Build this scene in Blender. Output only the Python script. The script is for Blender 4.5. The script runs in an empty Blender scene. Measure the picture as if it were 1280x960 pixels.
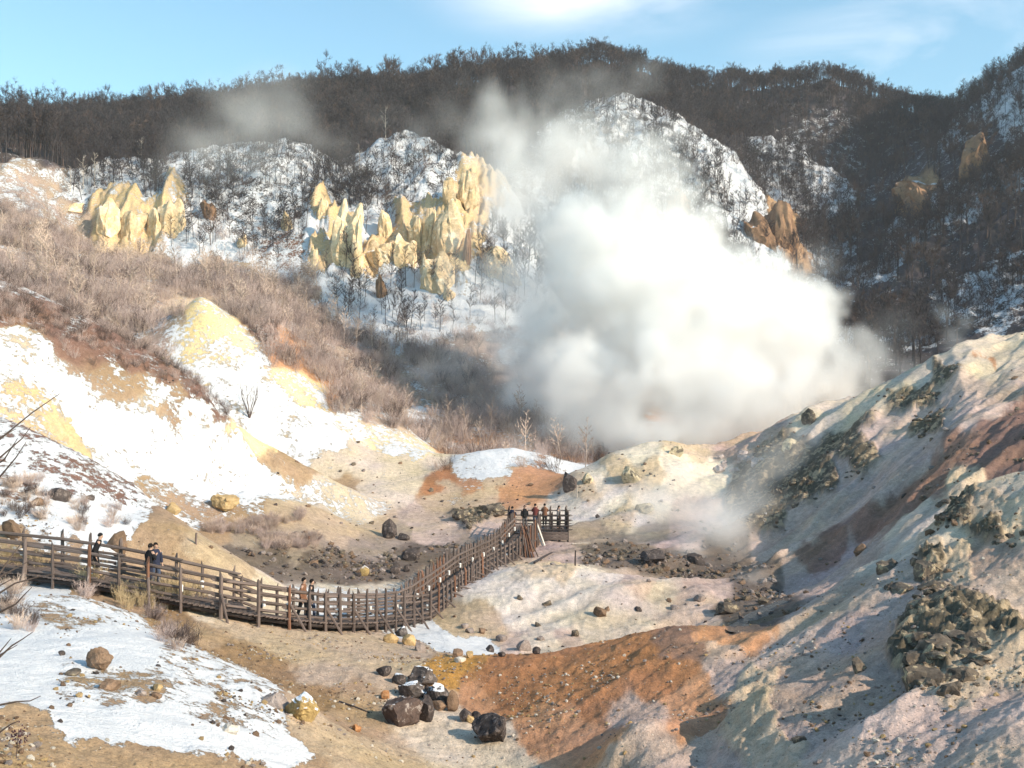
import bpy, bmesh, math, random
import numpy as np
from mathutils import Vector, Matrix, Euler
random.seed(7)
rng = np.random.default_rng(7)
S = bpy.context.scene
COL = S.collection
R = math.radians

# ------------------------------------------------------------------ camera
F, HX, HY = 1372.0, 640.0, 470.0          # focal length in photo pixels, principal column, horizon row
ZC = 20.0                                  # camera height above the datum
cam_d = bpy.data.cameras.new("camera")
cam = bpy.data.objects.new("camera", cam_d)
COL.objects.link(cam)
cam.location = (0, 0, ZC)
cam.rotation_euler = (R(90), 0, 0)
cam_d.sensor_width = 36.0
cam_d.lens = 36.0 * F / 1280.0
cam_d.shift_y = -(480 - HY) / 1280.0
cam_d.clip_start = 0.1
cam_d.clip_end = 9000
S.camera = cam

# ------------------------------------------------------------------ light
SUN_ELEV, SUN_AZ = 29.0, 117.0             # azimuth clockwise from the view direction (+y): low sun on the right, a little behind
sd = Vector((math.sin(R(SUN_AZ)) * math.cos(R(SUN_ELEV)), math.cos(R(SUN_AZ)) * math.cos(R(SUN_ELEV)), math.sin(R(SUN_ELEV))))
sun_d = bpy.data.lights.new("sun", 'SUN')
sun_d.energy = 3.9
sun_d.angle = R(0.53)
sun_d.color = (1.0, 0.85, 0.67)
sun = bpy.data.objects.new("sun", sun_d)
COL.objects.link(sun)
sun.rotation_euler = sd.to_track_quat('Z', 'Y').to_euler()
sun.location = sd * 200

W = bpy.data.worlds.new("World")
S.world = W
W.use_nodes = True
nt = W.node_tree
nt.nodes.clear()
wo = nt.nodes.new('ShaderNodeOutputWorld')
bg = nt.nodes.new('ShaderNodeBackground')
sky = nt.nodes.new('ShaderNodeTexSky')
sky.sky_type = 'NISHITA'
sky.sun_disc = False
sky.sun_elevation = R(SUN_ELEV)
sky.sun_rotation = R(SUN_AZ)
sky.altitude = 200
sky.air_density = 1.0
sky.dust_density = 0.6
sky.ozone_density = 1.6
bg.inputs['Strength'].default_value = 0.15
# thin wisps of cloud, all round the sky
tc = nt.nodes.new('ShaderNodeTexCoord')
sep = nt.nodes.new('ShaderNodeSeparateXYZ')
nt.links.new(tc.outputs['Generated'], sep.inputs[0])
mp = nt.nodes.new('ShaderNodeMapping')
mp.inputs['Location'].default_value = (0.37, 0.2, 0.55)
mp.inputs['Scale'].default_value = (4.6, 4.6, 13.0)
nt.links.new(tc.outputs['Generated'], mp.inputs['Vector'])
nz = nt.nodes.new('ShaderNodeTexNoise')
nz.inputs['Scale'].default_value = 1.0
nz.inputs['Detail'].default_value = 7
nz.inputs['Roughness'].default_value = 0.55
nz.inputs['Distortion'].default_value = 0.4
nt.links.new(mp.outputs[0], nz.inputs['Vector'])
cr = nt.nodes.new('ShaderNodeMapRange')
cr.inputs['From Min'].default_value = 0.36
cr.inputs['From Max'].default_value = 0.66
cr.inputs['To Max'].default_value = 0.75
nt.links.new(nz.outputs['Fac'], cr.inputs['Value'])
tint = nt.nodes.new('ShaderNodeMix'); tint.data_type = 'RGBA'; tint.blend_type = 'MULTIPLY'
tint.inputs['Factor'].default_value = 1.0
tint.inputs['B'].default_value = (0.83, 1.08, 1.0, 1)
nt.links.new(sky.outputs[0], tint.inputs['A'])
cover = None                               # where the few wisps hang: bearing and height of each bank
for c_, sc_, k_ in (((.319, .911, .268), (9.0, 9.0, 24.0), 1.0), ((.075, .94, .335), (8.0, 8.0, 26.0), 1.0), ((.26, .93, .27), (14, 14, 40), .7), ((-.8, .5, .34), (3, 3, 14), .8), ((.9, -.3, .4), (3, 3, 12), .9), ((-.3, -.9, .3), (3, 3, 12), .9)):
    v1 = nt.nodes.new('ShaderNodeVectorMath'); v1.operation = 'SUBTRACT'; nt.links.new(tc.outputs['Generated'], v1.inputs[0]); v1.inputs[1].default_value = c_
    v2 = nt.nodes.new('ShaderNodeVectorMath'); v2.operation = 'MULTIPLY'; nt.links.new(v1.outputs[0], v2.inputs[0]); v2.inputs[1].default_value = sc_
    v3 = nt.nodes.new('ShaderNodeVectorMath'); v3.operation = 'LENGTH'; nt.links.new(v2.outputs[0], v3.inputs[0])
    m1 = nt.nodes.new('ShaderNodeMapRange'); m1.interpolation_type = 'SMOOTHSTEP'; nt.links.new(v3.outputs['Value'], m1.inputs['Value'])
    m1.inputs['From Min'].default_value = 1.5; m1.inputs['From Max'].default_value = 0.2; m1.inputs['To Max'].default_value = k_
    if cover is None: cover = m1.outputs[0]
    else:
        m2 = nt.nodes.new('ShaderNodeMath'); m2.operation = 'MAXIMUM'; nt.links.new(cover, m2.inputs[0]); nt.links.new(m1.outputs[0], m2.inputs[1]); cover = m2.outputs[0]
m3 = nt.nodes.new('ShaderNodeMath'); m3.operation = 'MULTIPLY'; nt.links.new(cover, m3.inputs[0]); nt.links.new(cr.outputs[0], m3.inputs[1])
cm = nt.nodes.new('ShaderNodeMix'); cm.data_type = 'RGBA'
nt.links.new(m3.outputs[0], cm.inputs['Factor'])
nt.links.new(tint.outputs['Result'], cm.inputs['A'])
cm.inputs['B'].default_value = (7.0, 6.8, 6.9, 1)
nt.links.new(cm.outputs['Result'], bg.inputs['Color'])
nt.links.new(bg.outputs[0], wo.inputs['Surface'])

S.view_settings.view_transform = 'Standard'
S.view_settings.look = 'None'
S.view_settings.gamma = 1.0
S.view_settings.use_curve_mapping = False
S.view_settings.exposure = 0.64
S.render.engine = 'CYCLES'
cy = S.cycles
cy.use_denoising = True
cy.max_bounces = 32
cy.diffuse_bounces = 3
cy.glossy_bounces = 2
cy.transparent_max_bounces = 16
cy.volume_bounces = 32
cy.use_adaptive_sampling = True
cy.adaptive_threshold = 0.02

# ------------------------------------------------------------------ noise (numpy)
def _hash(ix, iy, iz, seed):
    h = (ix.astype(np.int64) * 374761393 + iy.astype(np.int64) * 668265263 + iz.astype(np.int64) * 2147483647 + seed * 1274126177) & 0xFFFFFFFF
    h = ((h ^ (h >> 13)) * 1274126177) & 0xFFFFFFFF
    h = h ^ (h >> 16)
    return (h & 0xFFFF) / 32767.5 - 1.0

def vnoise(x, y, seed=0):
    ix, iy = np.floor(x), np.floor(y)
    fx, fy = x - ix, y - iy
    fx = fx * fx * fx * (fx * (fx * 6 - 15) + 10); fy = fy * fy * fy * (fy * (fy * 6 - 15) + 10)
    z = np.zeros_like(ix)
    a = _hash(ix, iy, z, seed); b = _hash(ix + 1, iy, z, seed)
    c = _hash(ix, iy + 1, z, seed); d = _hash(ix + 1, iy + 1, z, seed)
    return (a + (b - a) * fx) * (1 - fy) + (c + (d - c) * fx) * fy

def fbm(x, y, oct=5, seed=0, gain=0.5, ridged=False):
    s = np.zeros_like(x); amp = 1.0; tot = 0
    for o in range(oct):
        ca, sa = math.cos(0.7 + o * 1.3), math.sin(0.7 + o * 1.3)
        n = vnoise(x * ca - y * sa + o * 17.3, x * sa + y * ca - o * 9.1, seed + o)
        if ridged: n = 1 - 2 * np.abs(n)
        s += amp * n; tot += amp; amp *= gain
        x = x * 2.03; y = y * 2.03
    return s / tot

def vnoise3(x, y, z, seed=0):
    ix, iy, iz = np.floor(x), np.floor(y), np.floor(z)
    f = [t - i for t, i in ((x, ix), (y, iy), (z, iz))]
    f = [t * t * t * (t * (t * 6 - 15) + 10) for t in f]
    r = 0
    for dx in (0, 1):
        wx = f[0] if dx else 1 - f[0]
        for dy in (0, 1):
            wy = f[1] if dy else 1 - f[1]
            for dz in (0, 1):
                wz = f[2] if dz else 1 - f[2]
                r = r + wx * wy * wz * _hash(ix + dx, iy + dy, iz + dz, seed)
    return r

def fbm3(x, y, z, oct=4, seed=0, gain=0.5, ridged=False):
    s = 0; amp = 1.0; tot = 0
    for o in range(oct):
        n = vnoise3(x + o * 11.7, y - o * 5.3, z + o * 3.1, seed + o)
        if ridged: n = 1 - 2 * np.abs(n)
        s = s + amp * n; tot += amp; amp *= gain
        x, y, z = x * 2.07, y * 2.07, z * 2.07
    return s / tot

def smooth(a, b, x):
    t = np.clip((x - a) / (b - a), 0, 1)
    return t * t * (3 - 2 * t)

# ------------------------------------------------------------------ terrain survey: bearings (column), elevation (row) and distance in metres of ground features
LINES = [
 # ground at the viewpoint
 [(-400, 1842, 4), (200, 1842, 4), (800, 1842, 4), (1700, 1842, 4)],
 [(-400, 1310, 8), (200, 1330, 8), (800, 1370, 8), (1200, 1310, 8), (1700, 1220, 8)],
 [(150, 1115, 12), (600, 1180, 14.5), (900, 1180, 14.5), (1250, 1090, 12.5)],
 # near snow bank
 [(-350, 900, 14), (0, 955, 15), (200, 985, 17), (400, 1010, 19)],
 [(-350, 805, 22), (0, 830, 22), (200, 850, 23), (330, 878, 24.5), (430, 945, 23.5)],
 [(-350, 735, 33), (0, 742, 33), (100, 747, 34), (165, 768, 33.5)],
 [(165, 772, 33), (250, 810, 30), (350, 860, 27), (440, 935, 24.8), (480, 985, 23)],
 [(200, 780, 37), (300, 838, 33), (400, 890, 30.5), (520, 938, 29.5), (640, 985, 27)],
 # bench the boardwalk follows
 [(-350, 700, 43), (0, 722, 42.5), (100, 734, 42), (200, 756, 41.5), (330, 783, 42), (400, 790, 44), (450, 792, 47), (500, 789, 52), (550, 783, 55)],
 [(300, 800, 38), (420, 835, 36), (530, 850, 35.5)],
 [(180, 728, 46.5), (280, 738, 49), (340, 752, 51), (400, 762, 54), (460, 762, 58), (520, 752, 62), (570, 737, 66)],
 # toe of the left slope
 [(180, 650, 52), (250, 680, 51), (300, 703, 51.5), (350, 728, 52.5)],
 [(140, 700, 45.5), (210, 720, 46)],
 [(230, 690, 60), (300, 715, 60), (360, 735, 58)],
 [(-350, 650, 46), (0, 645, 47), (90, 662, 47), (140, 680, 48)],
 [(-350, 560, 52), (0, 590, 52), (100, 612, 53), (165, 638, 54)],
 [(-350, 460, 58), (0, 518, 58), (90, 560, 57), (170, 605, 57), (215, 640, 56)],
 [(-350, 480, 64), (0, 555, 64), (90, 592, 65), (170, 630, 66), (225, 665, 66)],
 # valley floor
 [(300, 690, 67), (380, 700, 68), (450, 705, 70), (540, 705, 72), (600, 700, 74)],
 [(265, 662, 79), (400, 655, 85), (520, 655, 86), (620, 660, 84), (690, 668, 82)],
 [(600, 716, 68), (650, 705, 71), (720, 695, 73), (800, 701, 71), (880, 706, 70)],
 # mound A, its crest and the brown slope on top
 [(280, 645, 80), (400, 645, 85), (500, 645, 90)],
 [(0, 475, 69), (100, 530, 72), (200, 585, 75), (300, 605, 79), (400, 624, 84)],
 [(-350, 345, 72), (0, 412, 74), (100, 446, 77), (200, 490, 80), (260, 516, 82), (300, 540, 84), (350, 572, 86), (420, 602, 89), (490, 640, 91)],
 [(-350, 240, 92), (0, 352, 92), (60, 376, 92), (130, 416, 92), (200, 466, 93), (250, 502, 92), (290, 530, 90)],
 [(-350, 300, 105), (0, 395, 105), (130, 455, 105), (250, 545, 103), (330, 585, 100), (420, 618, 98)],
 # mound B
 [(236, 380, 117.6), (244, 371, 118.2), (250, 365, 118.5), (258, 371, 118.4), (270, 382, 118.2)],
 [(240, 392, 122), (250, 386, 122.5), (262, 394, 122.5)],
 [(215, 440, 112), (250, 430, 113), (290, 450, 112.5)],
 [(330, 580, 103), (440, 595, 102.5), (560, 592, 104)],
 [(280, 480, 109.5), (360, 525, 108.5), (440, 562, 107)],
 [(196, 440, 112), (220, 398, 116), (250, 368, 118.5), (290, 400, 118), (340, 442, 117), (400, 496, 115.5), (470, 546, 113), (555, 578, 109)],
 [(300, 390, 126), (340, 398, 128), (390, 436, 128), (440, 482, 126), (500, 522, 122)],
 [(180, 420, 128), (250, 410, 135), (320, 425, 139), (400, 485, 135), (480, 540, 129)],
 # mound C and the wash behind it
 [(500, 612, 97), (560, 628, 95), (620, 634, 93), (690, 622, 96)],
 [(545, 590, 103), (575, 567, 109), (600, 561, 111), (640, 560, 112), (690, 572, 111), (715, 598, 107)],
 [(560, 580, 121), (640, 577, 125), (700, 582, 122)],
 [(530, 552, 128), (600, 542, 133), (660, 532, 136), (720, 540, 136)],
 [(560, 520, 146), (640, 514, 149), (720, 516, 152), (800, 510, 155)],
 # brush slope
 [(-350, 330, 130), (0, 350, 126), (120, 380, 126), (200, 390, 130)],
 [(-350, 290, 160), (0, 308, 160), (100, 335, 158), (200, 348, 158), (300, 365, 160), (400, 425, 158), (500, 470, 158), (600, 482, 160), (660, 470, 163)],
 [(440, 490, 143), (500, 520, 140)],
 # cliffs
 [(-350, 230, 190), (0, 255, 187), (60, 262, 190)],
 [(-350, 150, 220), (0, 190, 217), (50, 214, 214), (88, 250, 208)],
 [(100, 312, 195), (200, 326, 193), (300, 336, 191), (365, 348, 187), (420, 402, 178), (500, 420, 175), (580, 407, 176), (650, 395, 180)],
 [(120, 272, 203), (200, 266, 204), (300, 272, 205), (400, 258, 206), (430, 330, 194), (500, 330, 196), (560, 335, 193), (610, 305, 198), (660, 310, 200)],
 [(88, 250, 210), (120, 230, 215), (150, 213, 221), (195, 224, 219), (220, 206, 228), (280, 193, 233), (370, 189, 235), (425, 208, 228), (447, 224, 225), (470, 196, 231), (500, 173, 236), (545, 190, 233), (590, 225, 224), (650, 255, 220)],
 [(-350, 190, 250), (50, 250, 250), (150, 245, 256), (280, 228, 266), (370, 224, 268), (440, 240, 262), (500, 212, 272), (600, 255, 256)],
 # back mountain
 [(-350, 160, 340), (0, 188, 330), (150, 185, 335), (300, 165, 340), (450, 147, 345), (600, 138, 350), (680, 135, 355)],
 [(-350, 166, 430), (0, 166, 430), (130, 164, 430), (250, 145, 430), (370, 136, 430), (450, 128, 430), (520, 124, 430), (620, 112, 425), (700, 98, 420), (745, 80, 420), (800, 92, 420), (860, 132, 420), (900, 142, 425), (960, 132, 430), (1040, 110, 430), (1100, 138, 440), (1190, 154, 450), (1290, 160, 465)],
 [(-350, 230, 620), (250, 210, 620), (745, 180, 620), (1040, 190, 620), (1550, 200, 620)],
 [(-350, 420, 1500), (640, 420, 1500), (1600, 420, 1500)],
 [(-350, 474, 4000), (640, 474, 4000), (1600, 474, 4000)],
 # snowy cone in the middle distance
 [(660, 172, 318), (710, 148, 322), (780, 122, 330), (840, 150, 322), (900, 185, 312), (940, 225, 303), (985, 290, 288), (1003, 318, 282)],
 [(640, 180, 345), (710, 165, 352), (780, 140, 360), (850, 170, 352), (920, 220, 342)],
 [(700, 285, 268), (800, 280, 272), (900, 295, 272)],
 [(660, 420, 215), (740, 440, 222), (820, 445, 224), (900, 440, 228), (980, 420, 240)],
 [(960, 250, 335), (985, 285, 318), (1005, 320, 300)],
 [(940, 180, 378), (965, 172, 374), (1000, 190, 364), (1040, 215, 352), (1072, 236, 342), (1050, 300, 305), (1030, 335, 285)],
 [(1000, 245, 338), (1020, 290, 312)],
 [(960, 190, 402), (1030, 215, 396), (1085, 255, 385)],
 # shaded mountain on the right
 [(1000, 152, 415), (1100, 175, 410), (1160, 160, 425)],
 [(1190, 140, 385), (1230, 126, 352), (1280, 100, 330), (1400, 15, 320), (1600, -110, 310), (2000, -360, 280)],
 [(1100, 240, 345), (1150, 205, 345), (1200, 170, 335)],
 [(1090, 290, 312), (1180, 260, 288), (1280, 190, 285), (1420, 140, 280), (1900, 0, 255)],
 [(1050, 360, 268), (1140, 330, 262), (1280, 280, 240), (1500, 190, 235)],
 [(1010, 425, 238), (1060, 425, 226), (1140, 405, 218), (1280, 370, 204), (1500, 300, 195)],
 [(1000, 470, 195), (1100, 455, 185), (1280, 440, 170), (1550, 380, 160)],
 [(780, 490, 175), (900, 490, 175)],
 [(760, 560, 131), (850, 552, 135), (960, 548, 136), (1050, 525, 131), (1150, 497, 130), (1290, 452, 130), (1550, 380, 130)],
 # pale hill on the right
 [(1600, 320, 105), (1400, 380, 104), (1280, 425, 103), (1200, 441, 103), (1130, 476, 103), (1090, 496, 103), (1040, 516, 104), (1010, 523, 104), (985, 545, 104)],
 [(960, 536, 113), (925, 546, 113), (890, 562, 111)],
 [(905, 600, 99), (905, 650, 90)],
 [(1550, 440, 86), (1280, 488, 86), (1200, 515, 87), (1100, 558, 87), (1000, 600, 89)],
 [(1550, 500, 70), (1280, 540, 70), (1150, 603, 72), (1050, 652, 74), (950, 682, 79)],
 [(1550, 600, 57), (1280, 640, 57), (1180, 655, 59), (1100, 692, 60), (1050, 716, 62), (980, 724, 65), (930, 714, 68)],
 # pale mound D
 [(718, 602, 97), (738, 586, 100), (770, 563, 103), (810, 555, 104), (850, 562, 104), (880, 576, 104)],
 [(720, 642, 90), (760, 655, 85), (830, 666, 82), (890, 664, 83)],
 [(760, 585, 115), (830, 578, 116)],
 # mound E
 [(585, 724, 63), (640, 711, 64), (700, 707, 64), (770, 714, 64), (850, 723, 63), (910, 739, 60), (940, 748, 58)],
 [(640, 713, 68), (700, 711, 68.5), (800, 720, 68), (900, 735, 65)],
 [(590, 748, 59), (700, 752, 58), (800, 762, 57), (880, 777, 55.5), (575, 770, 56)],
 [(560, 800, 50), (620, 815, 50), (700, 815, 50), (800, 805, 51), (900, 795, 52)],
 [(940, 776, 54), (980, 758, 56), (930, 795, 51)],
 [(520, 795, 51), (560, 806, 47), (610, 820, 45.5)],
 # orange saddle and the near right slope
 [(480, 815, 42), (540, 826, 40), (600, 823, 39), (700, 812, 38.5), (800, 797, 38), (880, 790, 38), (960, 784, 38.5), (1040, 742, 40), (1090, 705, 41), (1140, 682, 41.5), (1180, 650, 42), (1220, 612, 43), (1280, 599, 44), (1400, 560, 45), (1600, 510, 46)],
 [(640, 830, 43.5), (800, 818, 43), (960, 808, 43.5), (1060, 760, 45), (1150, 700, 47), (1280, 640, 50)],
 [(620, 882, 34), (760, 882, 32), (880, 872, 31), (980, 842, 31), (1060, 792, 33), (1130, 742, 35), (1200, 692, 37), (1280, 662, 37)],
 [(720, 975, 27), (800, 968, 25), (900, 965, 24), (1000, 960, 21.5), (1100, 955, 19.5), (1200, 955, 18), (1300, 950, 17), (1600, 920, 16)],
 [(770, 940, 26.2), (795, 916, 26.8), (820, 908, 27), (850, 922, 26.6)],
 [(905, 930, 25.2), (930, 885, 26.4), (965, 868, 26.6), (1010, 880, 26)],
 [(880, 965, 25), (888, 925, 27.5), (905, 890, 29), (930, 850, 31.5)],
 [(1040, 930, 22), (1080, 905, 23.5), (1100, 880, 24.8)],
 [(1100, 855, 26), (1200, 825, 26), (1280, 800, 26), (1180, 770, 30), (1550, 740, 27)],
]
KV = 9.0
def uv_of(px, d): return np.asarray(px) / 100.0, np.log(np.asarray(d)) * KV
def pts_of(lines, step=26):
    out = []
    for L in lines:
        for a, b in zip(L[:-1], L[1:]):
            n = max(1, int(abs(b[0] - a[0]) / step / (2.5 if a[0] < -20 or b[0] > 1330 or a[2] > 500 or a[1] > 1000 else 1)))
            for k in range(n):
                t = k / n
                out.append((a[0] + (b[0] - a[0]) * t, a[1] + (b[1] - a[1]) * t, math.exp(math.log(a[2]) * (1 - t) + math.log(b[2]) * t)))
        out.append(L[-1])
    return np.array(out, float)
P = pts_of(LINES)
pu, pv = uv_of(P[:, 0], P[:, 2])
n = len(P)
def kern(r2): return np.where(r2 > 0, np.power(np.maximum(r2, 1e-12), 0.6), 0)       # r^1.2
A = np.zeros((n + 3, n + 3))
A[:n, :n] = kern((pu[:, None] - pu[None]) ** 2 + (pv[:, None] - pv[None]) ** 2) + 0
A[:n, :n] -= np.eye(n) * 0.02
A[:n, n] = 1; A[:n, n + 1] = pu; A[:n, n + 2] = pv
A[n:, :n] = A[:n, n:].T
sol = np.linalg.solve(A, np.concatenate([P[:, 1], np.zeros(3)]))
def surf(px, d):
    u, v = uv_of(np.clip(px, -350, 2000), d)
    u, v = np.broadcast_arrays(u, v)
    sh = u.shape; u = u.ravel(); v = v.ravel(); r = np.empty(len(u))
    for i in range(0, len(u), 20000):
        uu, vv = u[i:i + 20000], v[i:i + 20000]
        r[i:i + 20000] = kern((uu[:, None] - pu[None]) ** 2 + (vv[:, None] - pv[None]) ** 2) @ sol[:n] + sol[n] + sol[n + 1] * uu + sol[n + 2] * vv
    return r.reshape(sh)
# coarse grid, then rows spread by how much of the view they fill
cu = np.concatenate([np.linspace(-900, -80, 12)[:-1], np.linspace(-80, 1360, 330), np.linspace(1360, 2300, 13)[1:]])
cv = np.linspace(math.log(3.0), math.log(4000), 460)
CG = surf(cu[:, None], np.exp(cv)[None, :])
inner = (cu > -90) & (cu < 1370)
dens = np.abs(np.diff(CG[inner], axis=1)).mean(axis=0) + 2.0
dens[np.exp(cv[1:]) > 480] = 0.8
dens[np.exp(cv[1:]) < 13] = 1.0
cum = np.concatenate([[0], np.cumsum(dens)]); cum /= cum[-1]
NR, DX = 800, 2.0
rowv = np.interp(np.linspace(0, 1, NR), cum, cv)
colp = np.concatenate([np.linspace(-900, -60, 60)[:-1], np.arange(-60, 1340, DX), np.linspace(1340, 2300, 70)])
NC = len(colp)
def resample(G):
    a = np.empty((len(cu), NR))
    for i in range(len(cu)): a[i] = np.interp(rowv, cv, G[i])
    b = np.empty((NC, NR))
    for j in range(NR): b[:, j] = np.interp(colp, cu, a[:, j])
    return b
PY = resample(CG)
DD = np.exp(rowv)[None, :] * np.ones((NC, 1))
PX = colp[:, None] * np.ones((1, NR))
X = (PX - HX) / F * DD
Y = DD
Z = ZC - (PY - HY) / F * DD
def hit(px, py):
    """first ground met by the view ray through photo pixel (px, py): (x, y, z, d)"""
    i = np.interp(px, colp, np.arange(NC)); i0 = int(min(i, NC - 2)); t = i - i0
    c = PYF[i0] * (1 - t) + PYF[i0 + 1] * t
    k = np.nonzero(c <= py)[0]
    k = k[k > 3]
    if not len(k): return None
    j = k[0]; s = (c[j - 1] - py) / max(1e-6, c[j - 1] - c[j])
    d = math.exp(rowv[j - 1] + (rowv[j] - rowv[j - 1]) * min(max(s, 0), 1))
    return ((px - HX) / F * d, d, ZC - (py - HY) / F * d, d)
def ground(x, y):
    """ground height at world x, y"""
    px = HX + F * x / y
    i = np.interp(px, colp, np.arange(NC)); j = np.interp(math.log(y), rowv, np.arange(NR))
    i0 = int(min(i, NC - 2)); j0 = int(min(j, NR - 2)); a, b = i - i0, j - j0
    g = lambda i, j: ZF[i, j]
    return (g(i0, j0) * (1 - a) + g(i0 + 1, j0) * a) * (1 - b) + (g(i0, j0 + 1) * (1 - a) + g(i0 + 1, j0 + 1) * a) * b
PYF, ZF = PY, Z

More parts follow.
